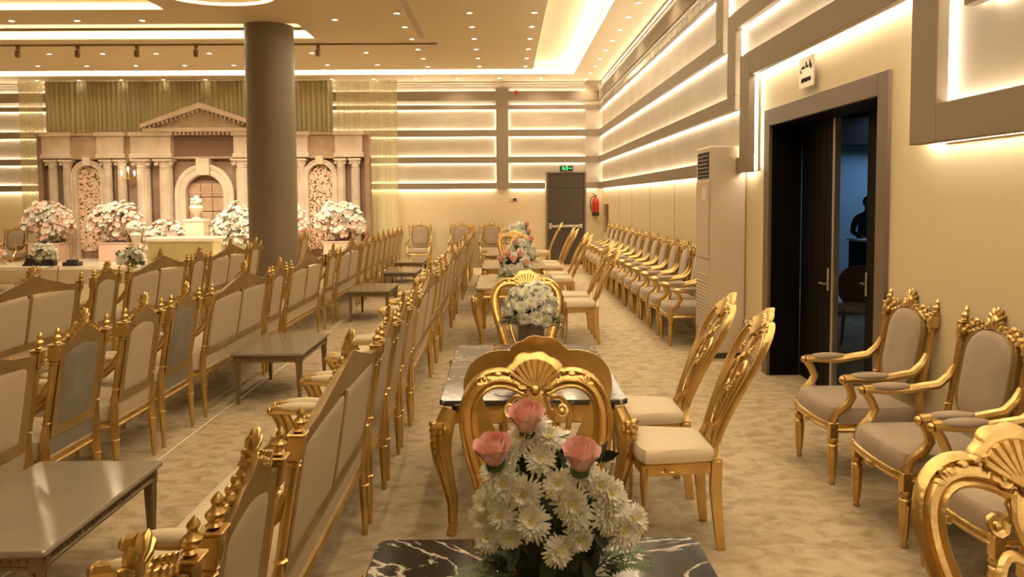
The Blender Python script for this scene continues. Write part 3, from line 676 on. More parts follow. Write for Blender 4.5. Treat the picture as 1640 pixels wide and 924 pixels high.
def coffee_table():
    parts = []; hx, hy, H = .31, .51, .45
    o = rrect(-hx, hx, -hy, hy, .015, 4)
    def L(e, z): return [(x*(1-e/hx), y*(1-e/hy), z) for x, y in o]
    parts.append(('table_top', MB().loft([L(.006, H-.028), L(0, H-.022), L(0, H-.006), L(.005, H)], True), TABTOP))
    def A(e, z): q = rrect(-hx+.02+e, hx-.02-e, -hy+.02+e, hy-.02-e, .006, 4); return [(x, y, z) for x, y in q]
    m = MB().loft([A(.004, H-.085), A(0, H-.080), A(0, H-.072), A(.006, H-.068), A(.006, H-.040), A(0, H-.036), A(0, H-.028)], True)
    parts.append(('apron', m, BRONZE))
    m = MB()
    for q in (-1, 1):
        for k in range(30): y = -.465+.032*k; m.blob((q*(hx-.026), y, H-.054), (.007, .010, .010), 5, 4)
        for k in range(17): x = -.265+.033*k; m.blob((x, q*(hy-.026), H-.054), (.010, .007, .010), 5, 4)
    parts.append(('bead_moulding', m, BRONZE))
    for sx in (-1, 1):
        for sy in (-1, 1):
            X, Y = sx*(hx-.048), sy*(hy-.048); m = MB().box(X-.027, X+.027, Y-.027, Y+.027, H-.092, H-.03, .003)
            m.loft([[(X+a*r, Y+b_*r, z) for a, b_ in ((-1,-1),(-.35,-1),(-.25,-.8),(.25,-.8),(.35,-1),(1,-1),(1,-.35),(.8,-.25),(.8,.25),(1,.35),(1,1),(.35,1),(.25,.8),(-.25,.8),(-.35,1),(-1,1),(-1,.35),(-.8,.25),(-.8,-.25),(-1,-.35))] for z, r in ((0, .013), (.02, .012), (.30, .022), (.345, .022), (.352, .026), (.36, .026))], True)
            m.blob((X, Y-.028, H-.06), (.014, .005, .020), 6, 4); m.blob((X+.028, Y, H-.06), (.005, .014, .020), 6, 4)
            parts.append(('leg', m, BRONZE))
    return tpl(*parts)
# ================================================================= SEATING
T_ARM = armchair(.56, REAR, REAR, CREAM); T_ARMG = armchair(.56, REAR_GREY, REAR_GREY, CREAM); T_SOFA = armchair(1.58, REAR, REAR, CREAM, True)
T_TAU = armchair(.62, TAUPE, REAR, TAUPE, False, True); T_DIN = dining_chair(); T_SIDE = dining_chair(True)
def row(cx, items, rowname, lead):
    n = {'S': 0, 'A': 0, 'G': 0}
    for k, y in items:
        n[k] += 1; c = ORD[n[k]-1]
        if k == 'S': place(T_SOFA, 'sofa', f'gold two panel sofa, {c} sofa in {rowname}', 'sofa', (cx, y, 0), PI/2, f'gold sofas in {rowname}')
        elif k == 'A': place(T_ARM, 'armchair', f'gold armchair with beige back, {c} in {rowname}', 'armchair', (cx, y, 0), PI/2, f'gold armchairs in {rowname}')
        else: place(T_ARMG, 'armchair', f'gold armchair with grey back, {c} such in {rowname}', 'armchair', (cx, y, 0), PI/2, f'grey backed armchairs in {rowname}')
row(-1.0, [('A', 1.36), ('A', 2.0), ('S', 3.24), ('A', 4.39), ('A', 5.04), ('A', 5.69), ('S', 6.84), ('A', 8.0), ('A', 8.65), ('S', 9.8), ('A', 10.95), ('A', 11.6), ('S', 12.75), ('A', 13.9), ('A', 14.55), ('S', 15.7), ('A', 16.85), ('A', 17.5)], 'the row beside the dining tables', '')
row(-2.685, [('S', 3.16), ('G', 4.33), ('A', 5.06), ('G', 5.72), ('S', 7.0), ('A', 8.12), ('S', 9.33), ('A', 10.7), ('S', 11.95), ('A', 13.2), ('A', 13.85), ('A', 14.5), ('A', 15.15), ('A', 15.8), ('A', 16.45), ('A', 17.1), ('A', 17.75)], 'the row left of the coffee tables', '')
row(-4.32, [('S', 6.58), ('A', 7.83), ('S', 9.05), ('A', 10.2), ('S', 11.35), ('A', 12.52), ('A', 14.95), ('A', 15.6)], 'the leftmost row near the stage', '')
for k, y in enumerate((4.91, 4.05, 3.33, 2.62)):
    place(T_TAU, 'armchair', f'gold armchair with taupe velvet, {ORD[k]} in from the doorway along the right wall', 'armchair', (2.245, y, 0), PI/2, 'taupe armchairs right of the doorway')
for k in range(14):
    place(T_TAU, 'armchair', f'gold armchair with taupe velvet, {ORD[k]} beyond the air conditioner along the right wall', 'armchair', (2.215, 9.38+.735*k, 0), PI/2, 'taupe armchairs beyond the air conditioner')
for k, (x, d) in enumerate(((-2.20, 'left of the row of sofas end'), (-1.12, 'middle one of the three by the far wall'), (-.34, 'rightmost by the far wall, behind the flowers'))):
    place(T_TAU, 'armchair', f'taupe armchair facing the camera, {d}', 'armchair', (x, 20.05, 0), PI, 'taupe armchairs against the far wall')
DC = [(.805, 3.96, 'nearest of the pair at the first full table'), (.805, 4.61, 'farther of the pair at the first full table'), (.86, 9.45, 'nearest at the second full table'), (.86, 10.15, 'farther at the second full table'),
      (.83, 12.3, 'nearest at the third full table'), (.83, 13.0, 'farther at the third full table'), (.83, 14.62, 'nearest at the fourth full table'), (.83, 15.35, 'farther at the fourth full table'), (.82, 18.5, 'alone in front of the exit door')]
for x, y, s in DC: place(T_SIDE, 'dining_chair', f'carved gold side chair with cream seat, {s}', 'chair', (x, y, 0), PI/2, 'gold dining chairs on the right of the tables')
for x, y, r, s in ((.112, 2.40, PI, 'facing the camera behind the nearest white flowers'), (.13, 3.56, 0, 'turned away, back to back with the one behind the flowers'), (.17, 5.62, PI, 'facing the camera at the far end of the first full table'),
                   (.16, 13.42, PI, 'facing the camera at the far end of the third full table'), (.16, 16.2, PI, 'facing the camera at the last table'), (1.26, 1.33, PI+.04, 'cut by the lower right corner of the photo')):
    place(T_DIN, 'dining_chair', f'carved gold chair, {s}', 'chair', (x, y, 0), r, 'gold dining chairs at the table ends', (1.05, 1, 1.03) if r == 0 else (1, 1, .985) if y == 2.40 else None)
for y, m, s in ((1.555, MARBLE_B, 'black marble dining table at the bottom of the photo with a big white bouquet'), (4.70, MARBLE_G, 'grey veined marble dining table with gold carved legs, first full table'), (9.76, MARBLE_REFL, 'gold dining table, top coloured as a cream reflection, second full table'), (12.4, MARBLE_REFL, 'gold dining table, top coloured as a cream reflection, third full table'), (15.0, MARBLE_REFL, 'gold dining table, top coloured as a cream reflection, fourth full table')):
    place(dining_table(m), 'dining_table', s, 'table', (.095 if y < 2 else .145, y, 0), 0, 'gold legged dining tables in a row')
T_CT = coffee_table()
for k, (x, y) in enumerate(((-2.03, 3.36), (-2.03, 7.10), (-1.95, 11.6), (-1.88, 14.4), (-2.0, 16.6))):
    place(T_CT, 'coffee_table', f'low champagne topped coffee table with bronze legs, {ORD[k]} from the camera', 'coffee table', (x, y, 0), 0, 'coffee tables between the sofa rows')
ob('floor_cable', (MB().tube([(-2.345, 3.2, .006), (-2.34, 4.6, .006), (-2.345, 6.2, .006), (-2.33, 8.2, .006), (-2.34, 12, .006)], .006, 5), WHITEG), None, 'thin white cable running along the carpet beside the middle row', 'cable')
#PART3
# ================================================================= FLOWERS
def petals(n, L, wd, lift, droop=0, z0=0, jit=.12, rnd=None):
    m = MB()
    for i in range(n):
        a = 2*PI*i/n + rnd.uniform(-jit, jit); l = L*rnd.uniform(.88, 1.08); u = lift+rnd.uniform(-.12, .12)
        ca, sa = math.cos(a), math.sin(a); pts = []
        for t, wq in ((.1, .35), (.55, 1), (.9, .8), (1.0, .15)):
            r = l*t*math.cos(u); z = z0 + l*t*math.sin(u) - droop*l*t*t
            for q in (-1, 1): pts.append((r*ca - q*wq*wd*sa, r*sa + q*wq*wd*ca, z - .0))
        m.add(pts, [(0, 1, 3, 2), (2, 3, 5, 4), (4, 5, 7, 6)])
    return m
def daisy_t(seed, R=.048):
    rnd = random.Random(seed); m = petals(24, R, .0043, .05, .25, 0, .08, rnd)
    for mm in (petals(21, R*.93, .0043, .30, .15, .002, .1, rnd), petals(18, R*.80, .0042, .55, .05, .002, .1, rnd), petals(15, R*.60, .0042, .85, 0, .003, .15, rnd)): m.add(mm.v, mm.f)
    return [m.mesh('petals', WHITEP, ang=80), fixn(MB().blob((0, 0, .007), (.0105, .0105, .007), 8, 4).mesh('flower_heart', YELC))]
DAISY = [daisy_t(s) for s in range(4)]
def rose_t(seed, R=.036):
    rnd = random.Random(seed); m = MB()
    for ring_, (n, r, h, op) in enumerate(((3, .009, .056, -.05), (4, .015, .058, .0), (5, .021, .057, .12), (6, .027, .052, .34))):
        for i in range(n):
            a = 2*PI*i/n + ring_*.6 + rnd.uniform(-.1, .1); v = []; nu, nv = 5, 5; sp = 2*PI/n*.80
            for j in range(nv):
                t = j/(nv-1)
                for k in range(nu):
                    s = (k/(nu-1)-.5)*2; rr = r*(.30+.70*math.sin(min(1, t*1.15)*PI/2)) + op*.018*max(0, t-.6)*2.5
                    zz = h*t*(1-.12*s*s) - op*.014*max(0, t-.75)*4; b_ = a+s*sp*(.5+.5*math.sin(t*PI*.8+.3))
                    v.append((rr*math.cos(b_), rr*math.sin(b_), zz))
            m.add(v, [(j*nu+k, j*nu+k+1, (j+1)*nu+k+1, (j+1)*nu+k) for j in range(nv-1) for k in range(nu-1)])
    return [m.mesh('petals', PINKP, ang=80), fixn(MB().lathe([(.004, -.05), (.005, -.012), (.016, -.004), (.018, .006)], 8).mesh('sepal', GREENL))]
ROSE = [rose_t(s) for s in (3, 5)]
def orient(d, roll=0): return Vector(d).normalized().to_track_quat('Z', 'Y').to_matrix().to_4x4() @ Matrix.Rotation(roll, 4, 'Z')
def leafmesh(L, W):
    m = MB(); v = []
    for t, w in ((0, .1), (.25, .8), (.5, 1), (.75, .7), (1, .05)): v += [(-w*W, L*t, .0), (0, L*t, -.10*W), (w*W, L*t, 0)]
    m.add(v, [(3*i+a, 3*i+a+1, 3*i+a+4, 3*i+a+3) for i in range(4) for a in (0, 1)]); return m
def fern(L, n=12):
    m = MB().tube([(0, 0, 0), (0, L*.5, .015), (0, L, -.01)], [.0015, .0012, .0006], 4)
    for i in range(n):
        t = .12+.86*i/n
        for q in (-1, 1):
            l = L*.26*(1-.7*t)+.006; y = L*t; z = .015*math.sin(t*PI)
            m.add([(0, y, z), (q*l*.5, y+l*.55+.003, z), (q*l, y+l*.7, z-.004), (q*l*.5, y+l*.28-.003, z)], [(0, 1, 2, 3)])
    return m
def place_flower(parent, kind, pos, d, s, nm, label=None):
    k = random.choice(kind); e = ob(nm, k[0], parent, label)
    e.matrix_local = Matrix.Translation(pos) @ orient(d, random.uniform(0, 6.28)) @ Matrix.Scale(s, 4)
    ob('flower_heart' if kind is DAISY else 'sepal', k[1], e)
def bouquet(name, label, loc, R, H, nd, roses, vase, s=1.0, seed=1, front=None):
    rnd = random.Random(seed); t = thing(name, label, 'flowers', loc, 0, 'bouquets on the dining tables')
    b0 = 0
    if vase:
        vh, vr = vase; m = MB()
        for k in range(24):
            a = 2*PI*k/24; m.tube([(vr*.96*math.cos(a), vr*.96*math.sin(a), .004), (vr*math.cos(a), vr*math.sin(a), vh)], vr*.13, 5)
        m.lathe([(vr*.93, 0), (vr*.95, .01), (vr*.96, vh), (vr*.85, vh)], 24); ob('vase', (m, VASE), t, 'ribbed smoky grey vase'); b0 = vh
    else:
        ob('bowl', (MB().lathe([(.06, 0), (.075, .01), (.10, .05), (.105, .065), (.095, .06)], 20), BLACK), t, 'low black bowl'); b0 = .05
    c = Vector((0, 0, b0+H*.30))
    # foliage heart
    m = MB(); m.blob((0, 0, b0+H*.30), (R*.62, R*.62, H*.42), 12, 8)
    for i in range(70):
        d = Vector((rnd.gauss(0, 1), rnd.gauss(0, 1), rnd.uniform(-.3, 1.3))).normalized(); p = c + Vector((d.x*R*.60, d.y*R*.60, d.z*H*.42))
        m.add(*(lambda q: (q.v, q.f))(leafmesh(.06*s, .014*s)), Matrix.Translation(p) @ orient(d, rnd.uniform(0, 6)) @ Matrix.Rotation(rnd.uniform(.2, 1.1), 4, 'X'))
    if front:
        for i in range(60):
            a = rnd.uniform(0, 6.28); z = rnd.uniform(.18, .36); r = .085*(1.25-(z-.1)/.5)+.03
            m.add(*(lambda q_: (q_.v, q_.f))(leafmesh(.085, .022)), Matrix.Translation((r*math.cos(a), r*math.sin(a), z)) @ orient((math.cos(a), math.sin(a), .5), rnd.uniform(0, 6)) @ Matrix.Rotation(rnd.uniform(.2, 1.0), 4, 'X'))
    ob('foliage', (m, STEMG), t, 'dark green foliage', kind='stuff')
    m = MB()
    for i in range(26):
        a = rnd.uniform(0, 2*PI); f_ = fern(rnd.uniform(.10, .17)*s, 11)
        m.add(f_.v, f_.f, Matrix.Translation((R*.55*math.cos(a), R*.55*math.sin(a), b0+rnd.uniform(.0, .05))) @ Matrix.Rotation(a-PI/2, 4, 'Z') @ Matrix.Rotation(rnd.uniform(-.35, .3), 4, 'X') @ Matrix.Rotation(rnd.uniform(-.5, .5), 4, 'Y'))
    ob('fern_fronds', (m, GREENL), t, 'green fern fronds spreading at the base', kind='stuff')
    pts = []; tries = 0
    while len(pts) < nd and tries < 6000:
        tries += 1
        d = Vector((rnd.gauss(0, 1), rnd.gauss(0, 1), rnd.uniform(-.35, 1.5))).normalized()
        if d.z < -.32: continue
        k = rnd.uniform(.86, 1.04); taper = 1 - .30*max(0, d.z)
        p = c + Vector((d.x*R*k*1.0, d.y*R*k, d.z*(H*.68 if d.z > 0 else H*.55)*k))
        if min([(p-q).length for q, _ in pts] or [9]) > .060*s: pts.append((p, d))
    if front:
        front = [f_ for i_, f_ in enumerate(front) if i_ not in (7, 19, 21, 28, 31, 17)]
        pts = [(p, d) for p, d in pts if p.y > .02 and p.z > .10] + [(Vector(f_), Vector((f_[0], f_[1]-.10, f_[2]-.22)).normalized()) for f_ in front]
    for r_ in roses:
        if front: break
        pts = [(p, d) for p, d in pts if (p-Vector(r_)).length > .055*s and not ((p.x-r_[0])**2+(p.z-r_[2])**2 < (.042*s)**2 and p.y < r_[1])]
    for p, d in pts: place_flower(t, DAISY, p, d+Vector((rnd.uniform(-.3, .3), rnd.uniform(-.5, .1), rnd.uniform(-.1, .3))), s*rnd.uniform(.92, 1.15), 'chrysanthemum') if not (front and p.y < 0) else place_flower(t, DAISY, p, d+Vector((rnd.uniform(-.45, .45), rnd.uniform(-.2, .2), rnd.uniform(-.35, .55))), rnd.uniform(.78, 1.0), 'chrysanthemum')
    for r_ in roses:
        place_flower(t, ROSE, Vector(r_), Vector((r_[0]*.8, -.30, 1)), s*1.38, 'rose', 'pink rose')
    m = MB()
    for r_ in roses: m.tube([(r_[0]*.3, r_[1]*.3, b0+.08), (r_[0]*.8, r_[1]*.8+.01, r_[2]-.07*s), (r_[0], r_[1], r_[2])], .004*s, 5)
    for p, d in pts: m.tube([(p.x*.3, p.y*.3, b0+.06), (p.x*.9, p.y*.9, p.z-.02)], .002*s, 3)
    ob('stems', (m, GREENL), t)
    return t
bouquet('flower_bouquet', 'large bouquet of white chrysanthemums and three pink roses on the black marble table', (.125, 1.94, .72), .195, .40, 50, [(-.150, -.14, .405), (-.072, -.10, .470), (.046, -.17, .400)], None, 1.0, 4, [(-0.147, -0.125, 0.387), (-0.132, -0.144, 0.36), (-0.082, -0.165, 0.346), (-0.045, -0.145, 0.418), (-0.004, -0.169, 0.368), (-0.054, -0.093, 0.485), (-0.089, -0.106, 0.458), (-0.005, -0.099, 0.486), (-0.022, -0.119, 0.462), (0.057, -0.152, 0.398), (0.092, -0.158, 0.363), (0.119, -0.156, 0.34), (-0.172, -0.137, 0.312), (-0.181, -0.138, 0.278), (-0.169, -0.148, 0.236), (-0.118, -0.17, 0.251), (-0.065, -0.181, 0.283), (0.0, -0.185, 0.299), (0.037, -0.183, 0.301), (0.078, -0.173, 0.317), (0.106, -0.17, 0.292), (0.084, -0.18, 0.248), (0.041, -0.187, 0.248), (-0.006, -0.19, 0.22), (0.176, -0.141, 0.273), (0.149, -0.158, 0.252), (0.128, -0.159, 0.311), (-0.12, -0.112, 0.432), (-0.041, -0.179, 0.321), (0.022, -0.179, 0.329), (-0.136, -0.16, 0.29), (-0.03, -0.188, 0.258)])
bouquet('flower_bouquet', 'white chrysanthemum bouquet in a ribbed vase on the grey marble table', (.165, 4.92, .72), .165, .26, 44, [(.02, -.1, .52)][:0], (.235, .075), 1.0, 9)
bouquet('flower_bouquet', 'low bouquet with coral pink roses on the second full table', (.13, 9.75, .72), .19, .30, 46, [(-.17, -.12, .24), (-.02, -.16, .24), (.13, -.13, .19), (-.09, -.12, .30), (.06, -.1, .30)], None, 1.1, 11)
bouquet('flower_bouquet', 'white bouquet in a dark vase on the third full table', (.27, 12.3, .72), .21, .34, 60, [(-.10, -.17, .30), (.14, -.14, .36)], None, 1.15, 13)
bouquet('flower_bouquet', 'tall white bouquet with pink roses on the fourth full table', (.24, 15.0, .72), .24, .44, 70, [(.18, -.16, .50), (.22, -.14, .36), (-.05, -.24, .30)], (.14, .09), 1.25, 17)
# ================================================================= STAGE AND BACKDROP
STZ = .30
struct('floor_1', MB().box(-13.6, -3.3, 16.7, 20.05, 0, STZ, .01), mat('stage_white_laminate', (.80, .70, .55), .25))
# drape
def drape(x0, x1, y, z0, z1, n, amp, name, m, label, seed=0):
    rnd = random.Random(seed); v = []; f = []; N = n*6; ph = 0
    for j in range(3):
        z = z0+(z1-z0)*j/2
        for i in range(N+1):
            u = i/N; a = u*n*2*PI
            v.append((x0+(x1-x0)*u, y+amp*(math.sin(a+1.3*math.sin(u*37))+.4*math.sin(a*2.3+u*50))*(1-.25*j/2), z))
    for j in range(2):
        for i in range(N): f.append((j*(N+1)+i, j*(N+1)+i+1, (j+1)*(N+1)+i+1, (j+1)*(N+1)+i))
    M_ = MB(); M_.v = v; M_.f = f; o = ob(name, M_.mesh(name, m, ang=180), None, label, 'curtain'); return o
drape(-11.65, -4.35, 20.13, .3, 4.79, 62, .045, 'drape', CURT, 'pleated olive beige drape hanging behind the stage facade')
drape(-4.28, -2.72, 20.16, .0, 4.79, 12, .022, 'sheer_drape', SHEER, 'sheer pale drape hanging to the right of the stage facade', 3)
drape(-12.35, -11.72, 20.16, .0, 4.79, 6, .022, 'sheer_drape', SHEER, 'sheer pale drape hanging to the left of the stage facade', 5)
# facade: one scenic flat with relief parts
CX0, FY, FZ = -7.52, 19.75, 3.47
t = thing('stage_facade', 'painted classical temple facade backdrop with arches and pediment', 'backdrop', (CX0, FY, STZ))
fz = FZ-STZ
def add(n, mb, m, label=None, kind=None): return ob(n, (mb, m), t, label, kind=kind)
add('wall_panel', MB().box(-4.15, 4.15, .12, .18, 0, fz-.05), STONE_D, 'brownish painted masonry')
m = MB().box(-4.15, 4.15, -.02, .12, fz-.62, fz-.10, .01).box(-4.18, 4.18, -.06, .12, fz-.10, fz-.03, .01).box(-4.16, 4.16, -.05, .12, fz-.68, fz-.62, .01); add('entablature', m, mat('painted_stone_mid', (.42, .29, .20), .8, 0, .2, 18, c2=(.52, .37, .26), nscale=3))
add('recess_shade', MB().box(-.74, .74, -.03, -.02, fz-.62, fz-.10).box(-.72, .72, -.05, -.03, fz-.20, fz-.12, .008), mat('brown_recess_shade', (.20, .11, .075), .8), 'dark slab coloured as shade under the pediment')  # raised dark slab; shade under the pediment put into its colour
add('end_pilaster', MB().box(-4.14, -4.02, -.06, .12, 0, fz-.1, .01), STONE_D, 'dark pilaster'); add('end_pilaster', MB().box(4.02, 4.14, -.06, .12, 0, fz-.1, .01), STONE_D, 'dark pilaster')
for q in (-1, 1):
    for x0, x1 in ((3.30, 3.98), (1.95, 2.62), (.78, 1.78)):
        m = MB(); a, c_ = (q*x0, q*x1) if q > 0 else (q*x1, q*x0)
        m.box(a, c_, -.14, -.02, fz-.58, fz-.12, .01); m.box(a-.04, c_+.04, -.18, -.02, fz-.12, fz-.02, .012); m.box(a-.03, c_+.03, -.16, -.02, fz-.66, fz-.55, .012); add('entablature_block', m, STONE)
def col_(x, r, h, big):
    m = MB(); n = 16 if big else 12
    m.lathe([(r*1.35, 0), (r*1.35, .06), (r*1.1, .09), (r*1.15, .13), (r, .16), (r*.92, h-.22), (r*1.05, h-.20), (r*1.0, h-.18), (r*1.15, h-.10), (r*1.35, h-.05)], n, (x, 0, 0))
    for k in range(n//2+1):
        a = PI+PI*k/(n//2); m.tube([(x+r*math.cos(a), r*math.sin(a), .17), (x+r*.93*math.cos(a), r*.93*math.sin(a), h-.23)], r*.09, 4)
    m.box(x-r*1.5, x+r*1.5, -r*1.5, r*1.5, h-.05, h, .005)
    for q in (-1, 1): m.scroll((x+q*r*1.15, 0, h-.11), r*.42, 1.2, q, PI/2, r*.14, -r*1.1, 9)
    return m
H_ = fz-.69
for x in (3.78, 3.42, 2.42, 2.06): 
    for q in (-1, 1): add('column', col_(q*x, .105, H_, False), STONE)
for x in (1.52, .96):
    for q in (-1, 1): add('column', col_(q*x, .16, H_, True), STONE)
def arch(cx, ro, ri, zs, y0, y1, m_, name='arch'):
    """U shaped arch surround"""
    po = [(cx-ro, 0)] + [(cx-ro*math.cos(PI*i/16), zs+ro*math.sin(PI*i/16)) for i in range(17)] + [(cx+ro, 0)]
    pi_ = [(cx-ri, 0)] + [(cx-ri*math.cos(PI*i/16), zs+ri*math.sin(PI*i/16)) for i in range(17)] + [(cx+ri, 0)]
    mb = MB(); sec = ((0, y1), (0, y0+.02), (.12, y0), (.38, y0+.015), (.42, y0+.035), (.60, y0+.035), (.65, y0+.01), (.9, y0+.01), (1, y0+.03), (1, y1))
    n = len(po); v = []
    for s, y in sec: v += [(a[0]+(b_[0]-a[0])*s, y, a[1]+(b_[1]-a[1])*s) for a, b_ in zip(po, pi_)]
    f = [(j*n+i, j*n+i+1, (j+1)*n+i+1, (j+1)*n+i) for j in range(len(sec)-1) for i in range(n-1)]
    mb.add(v, f); mb.box(cx-.09*ro/.4, cx+.09*ro/.4, y0-.05, y1, zs+ri*.98, zs+ro*1.18, .01); add(name, mb, m_)
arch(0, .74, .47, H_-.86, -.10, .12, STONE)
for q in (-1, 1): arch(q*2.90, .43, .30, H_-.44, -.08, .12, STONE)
m = MB()
for r0 in range(5):
    z0 = .1+r0*.36
    for k in range(3): m.box(-.44+.295*k, -.16+.295*k, .09, .125, z0, z0+.34, .008)
m.box(-.46, .46, .08, .125, H_-.86, H_-.82, .005); add('niche_masonry', m, mat('painted_brown_stone', (.45, .29, .19), .85, c2=(.55, .38, .26), nscale=3), kind='stuff')
# pediment
m = MB(); hp = 1.45; zp = fz-.02
m.add([(-hp+.1, -.06, zp+.1), (hp-.1, -.06, zp+.1), (0, -.06, zp+.60), (-hp+.1, .1, zp+.1), (hp-.1, .1, zp+.1), (0, .1, zp+.60)], [(0, 1, 2), (3, 5, 4), (0, 3, 4, 1), (1, 4, 5, 2), (2, 5, 3, 0)])
add('tympanum', m, STONE)
m = MB().box(-hp, hp, -.20, .1, zp, zp+.10, .012)
for q in (-1, 1):
    m.add([(q*(hp+.03), y, zp+.10) for y in (-.24, .1)] + [(q*(hp+.03), y, zp+.20) for y in (-.24, .1)] + [(0, y, zp+.58) for y in (-.24, .1)] + [(0, y, zp+.72) for y in (-.24, .1)], [(0, 1, 3, 2), (4, 6, 7, 5), (0, 4, 5, 1), (2, 3, 7, 6), (0, 2, 6, 4), (1, 5, 7, 3)])
add('pediment_cornice', m, STONE)
m = MB()
for k in range(27): x = -hp+.06+.107*k; m.box(x-.027, x+.027, -.17, -.05, zp-.07, zp, .004)
for q in (-1, 1):
    for k in range(13):
        x = q*(.08+.107*k); z = zp+.57-(.48/1.48)*abs(x); m.box(x-.025, x+.025, -.20, -.05, z-.065, z, .004)
add('dentils', m, STONE, 'row of small toothlike dentils', 'stuff')
# arch fillings of blossom
rnd = random.Random(5)
for q in (-1, 1):
    mw, mp = MB(), MB()
    for i in range(900):
        x = rnd.uniform(-.30, .30); z = rnd.uniform(.2, H_-.16)
        if z > H_-.44 and x*x+(z-H_+.44)**2 > .082: continue
        (mw if rnd.random() < .55 else mp).blob((q*2.90+x, .09, z), (rnd.uniform(.02, .04), .03, rnd.uniform(.02, .04)), 5, 3)
    add('blossom_panel', mw, mat('blossom_cream', (.86, .66, .48), .8), 'cream blossoms filling the arch', 'stuff'); add('blossom_panel', mp, BLUSH, 'blush blossoms filling the arch', 'stuff')
# wall sconce
s = thing('candle_sconce', 'lit three armed candle lamp on the stage facade between two columns', 'lamp', (-9.33, 19.55, 2.30))
ob('arms', (MB().blob((0, 0, 0), .04).tube([(-.16, -.03, .06), (-.10, -.05, -.03), (0, 0, 0), (.10, -.05, -.03), (.16, -.03, .06)], .012, 6).tube([(0, .2, 0), (0, 0, 0), (0, -.02, .14)], .012, 6), GOLD), s)
for x, z in ((-.16, .07), (.16, .07), (0, .16)): ob('candle_bulb', (MB().lathe([(.012, 0), (.012, .05), (.026, .07), (.024, .10), (.004, .14)], 8, (x, -.03 if x else -.02, z)), CANDLE), s)
# ---- stage flowers
def mass(name, label, loc, rx, ry, rz, base=None, seed=1, cols=((WHITEP, .5, 'white'), (PINKP, .0, ''), (BLUSH, .5, 'blush')), n=260, pot=None, spikes=True):
    rnd = random.Random(seed); t = thing(name, label, 'flowers', loc); z0 = 0
    if base:
        bw, bd, bh, bm, bn = base; ob(bn, (MB().box(-bw, bw, -bd, bd, 0, bh, .01).box(-bw-.02, bw+.02, -bd-.02, bd+.02, bh-.03, bh, .006), bm), t); z0 = bh
    ob('foliage', (MB().blob((0, 0, z0+rz*.42), (rx*.55, ry*.45, rz*.34), 12, 8), mat('pale_foliage', (.42, .34, .22), .8)), t, kind='stuff')
    ms = [MB() for _ in cols]
    cs = [(0, .42, .50)] + [(1.0*math.sin(t_), .50+.42*math.cos(t_*1.1), rnd.uniform(.24, .36)) for t_ in (-1.35, -.85, -.4, .1, .55, 1.0, 1.4)]
    for i in range(n):
        cx_, cz_, cr_ = rnd.choice(cs); d = Vector((rnd.gauss(0, 1), rnd.gauss(0, 1), rnd.gauss(0, 1))).normalized()
        if d.y > .5: continue
        k = rnd.uniform(.45, 1.12); p = Vector(((cx_*.78+d.x*cr_*k)*rx, d.y*ry*k*.8, z0+(cz_+d.z*cr_*k)*rz)); r = rnd.random(); a = 0
        if p.z < z0+.02: p.z = z0+.04
        if len(cols) == 3 and cz_ > .75: r *= .62
        for ci, (_, pr, _n) in enumerate(cols):
            a += pr
            if r <= a: break
        f_ = petals(6, rnd.uniform(.05, .09), .028, .5, 0, 0, .2, rnd); ms[ci].add(f_.v, f_.f, Matrix.Translation(p) @ orient(d+Vector((0, -.3, .2)), r*6))
        ms[ci].blob(tuple(p), (.026, .026, .026), 5, 3)
    for mb, (mt, pr, nm_) in zip(ms, cols):
        if mb.v: ob('blossoms', mb.mesh('blossoms', mt, ang=80), t, f'{nm_} blossoms', kind='stuff')
    return t
PW = ((WHITEP, .45, 'white'), (BLUSH, .35, 'blush'), (PINKP, .20, 'pink')); WW = ((WHITEP, .86, 'white'), (BLUSH, .14, 'blush'))
for x, s, sd in ((-11.02, 'at the left end of the stage facade', 1), (-9.35, 'left of the white bench on stage', 2), (-5.35, 'just right of the round column', 3), (-3.98, 'at the right end of the stage facade', 4)):
    mass('flower_planter', f'blush planter of white and pink blossoms {s}', (x, 18.95, STZ), .56, .32, .80, (.36, .24, .46, PINKBOX, 'planter_box'), sd, PW, 900)
# bench table
t = thing('stage_table', 'long white topped table with gold fringe on the stage', 'table', (-7.18, 17.6, STZ))
ob('table_top', (MB().box(-.76, .76, -.30, .30, .52, .64, .03), WHITEG), t); m = MB()
for k in range(50): m.box(-.72+.029*k, -.72+.029*k+.014, -.285, -.265, .04, .52)
ob('gold_fringe', (m, mat('gold_fringe', (.80, .66, .30), .5, .2)), t, 'hanging gold fringe', kind='stuff')
ob('base', (MB().box(-.71, .71, -.26, .26, 0, .52, .01), mat('ivory_cloth', (.80, .70, .45), .8)), t)
t = thing('pedestal', 'short white fluted pedestal standing behind the stage table', 'pedestal', (-7.15, 18.2, STZ)); m = MB().box(-.22, .22, -.16, .16, 0, 1.0, .01)
m.box(-.25, .25, -.18, .18, .96, 1.02, .01)
for k in range(7): m.tube([(-.18+.06*k, -.165, .04), (-.18+.06*k, -.165, .95)], .014, 6)
ob('shaft', (m, WHITEG), t)
t = thing('urn_figure', 'white sculpted urn with white flowers on top of the fluted pedestal', 'ornament', (-7.15, 18.2, STZ+1.02))
ob('urn', (MB().lathe([(.10, 0), (.10, .02), (.04, .05), (.05, .09), (.13, .17), (.16, .26), (.13, .32), (.09, .33)], 14), WHITEG), t)
m = MB(); rnd = random.Random(8)
for k in range(26): a = rnd.uniform(0, 6.28); r = rnd.uniform(0, .13); m.blob((r*math.cos(a), r*math.sin(a), .36+rnd.uniform(0, .17)*(1-r*4)), (.04, .04, .035), 6, 4)
ob('blossoms', (m, WHITEP), t, kind='stuff')
mass('flower_bank', 'low bank of blush and white flowers left of the fluted pedestal', (-7.95, 18.6, STZ), .62, .3, .80, None, 21, ((WHITEP, .6, 'white'), (BLUSH, .4, 'blush')), 520)
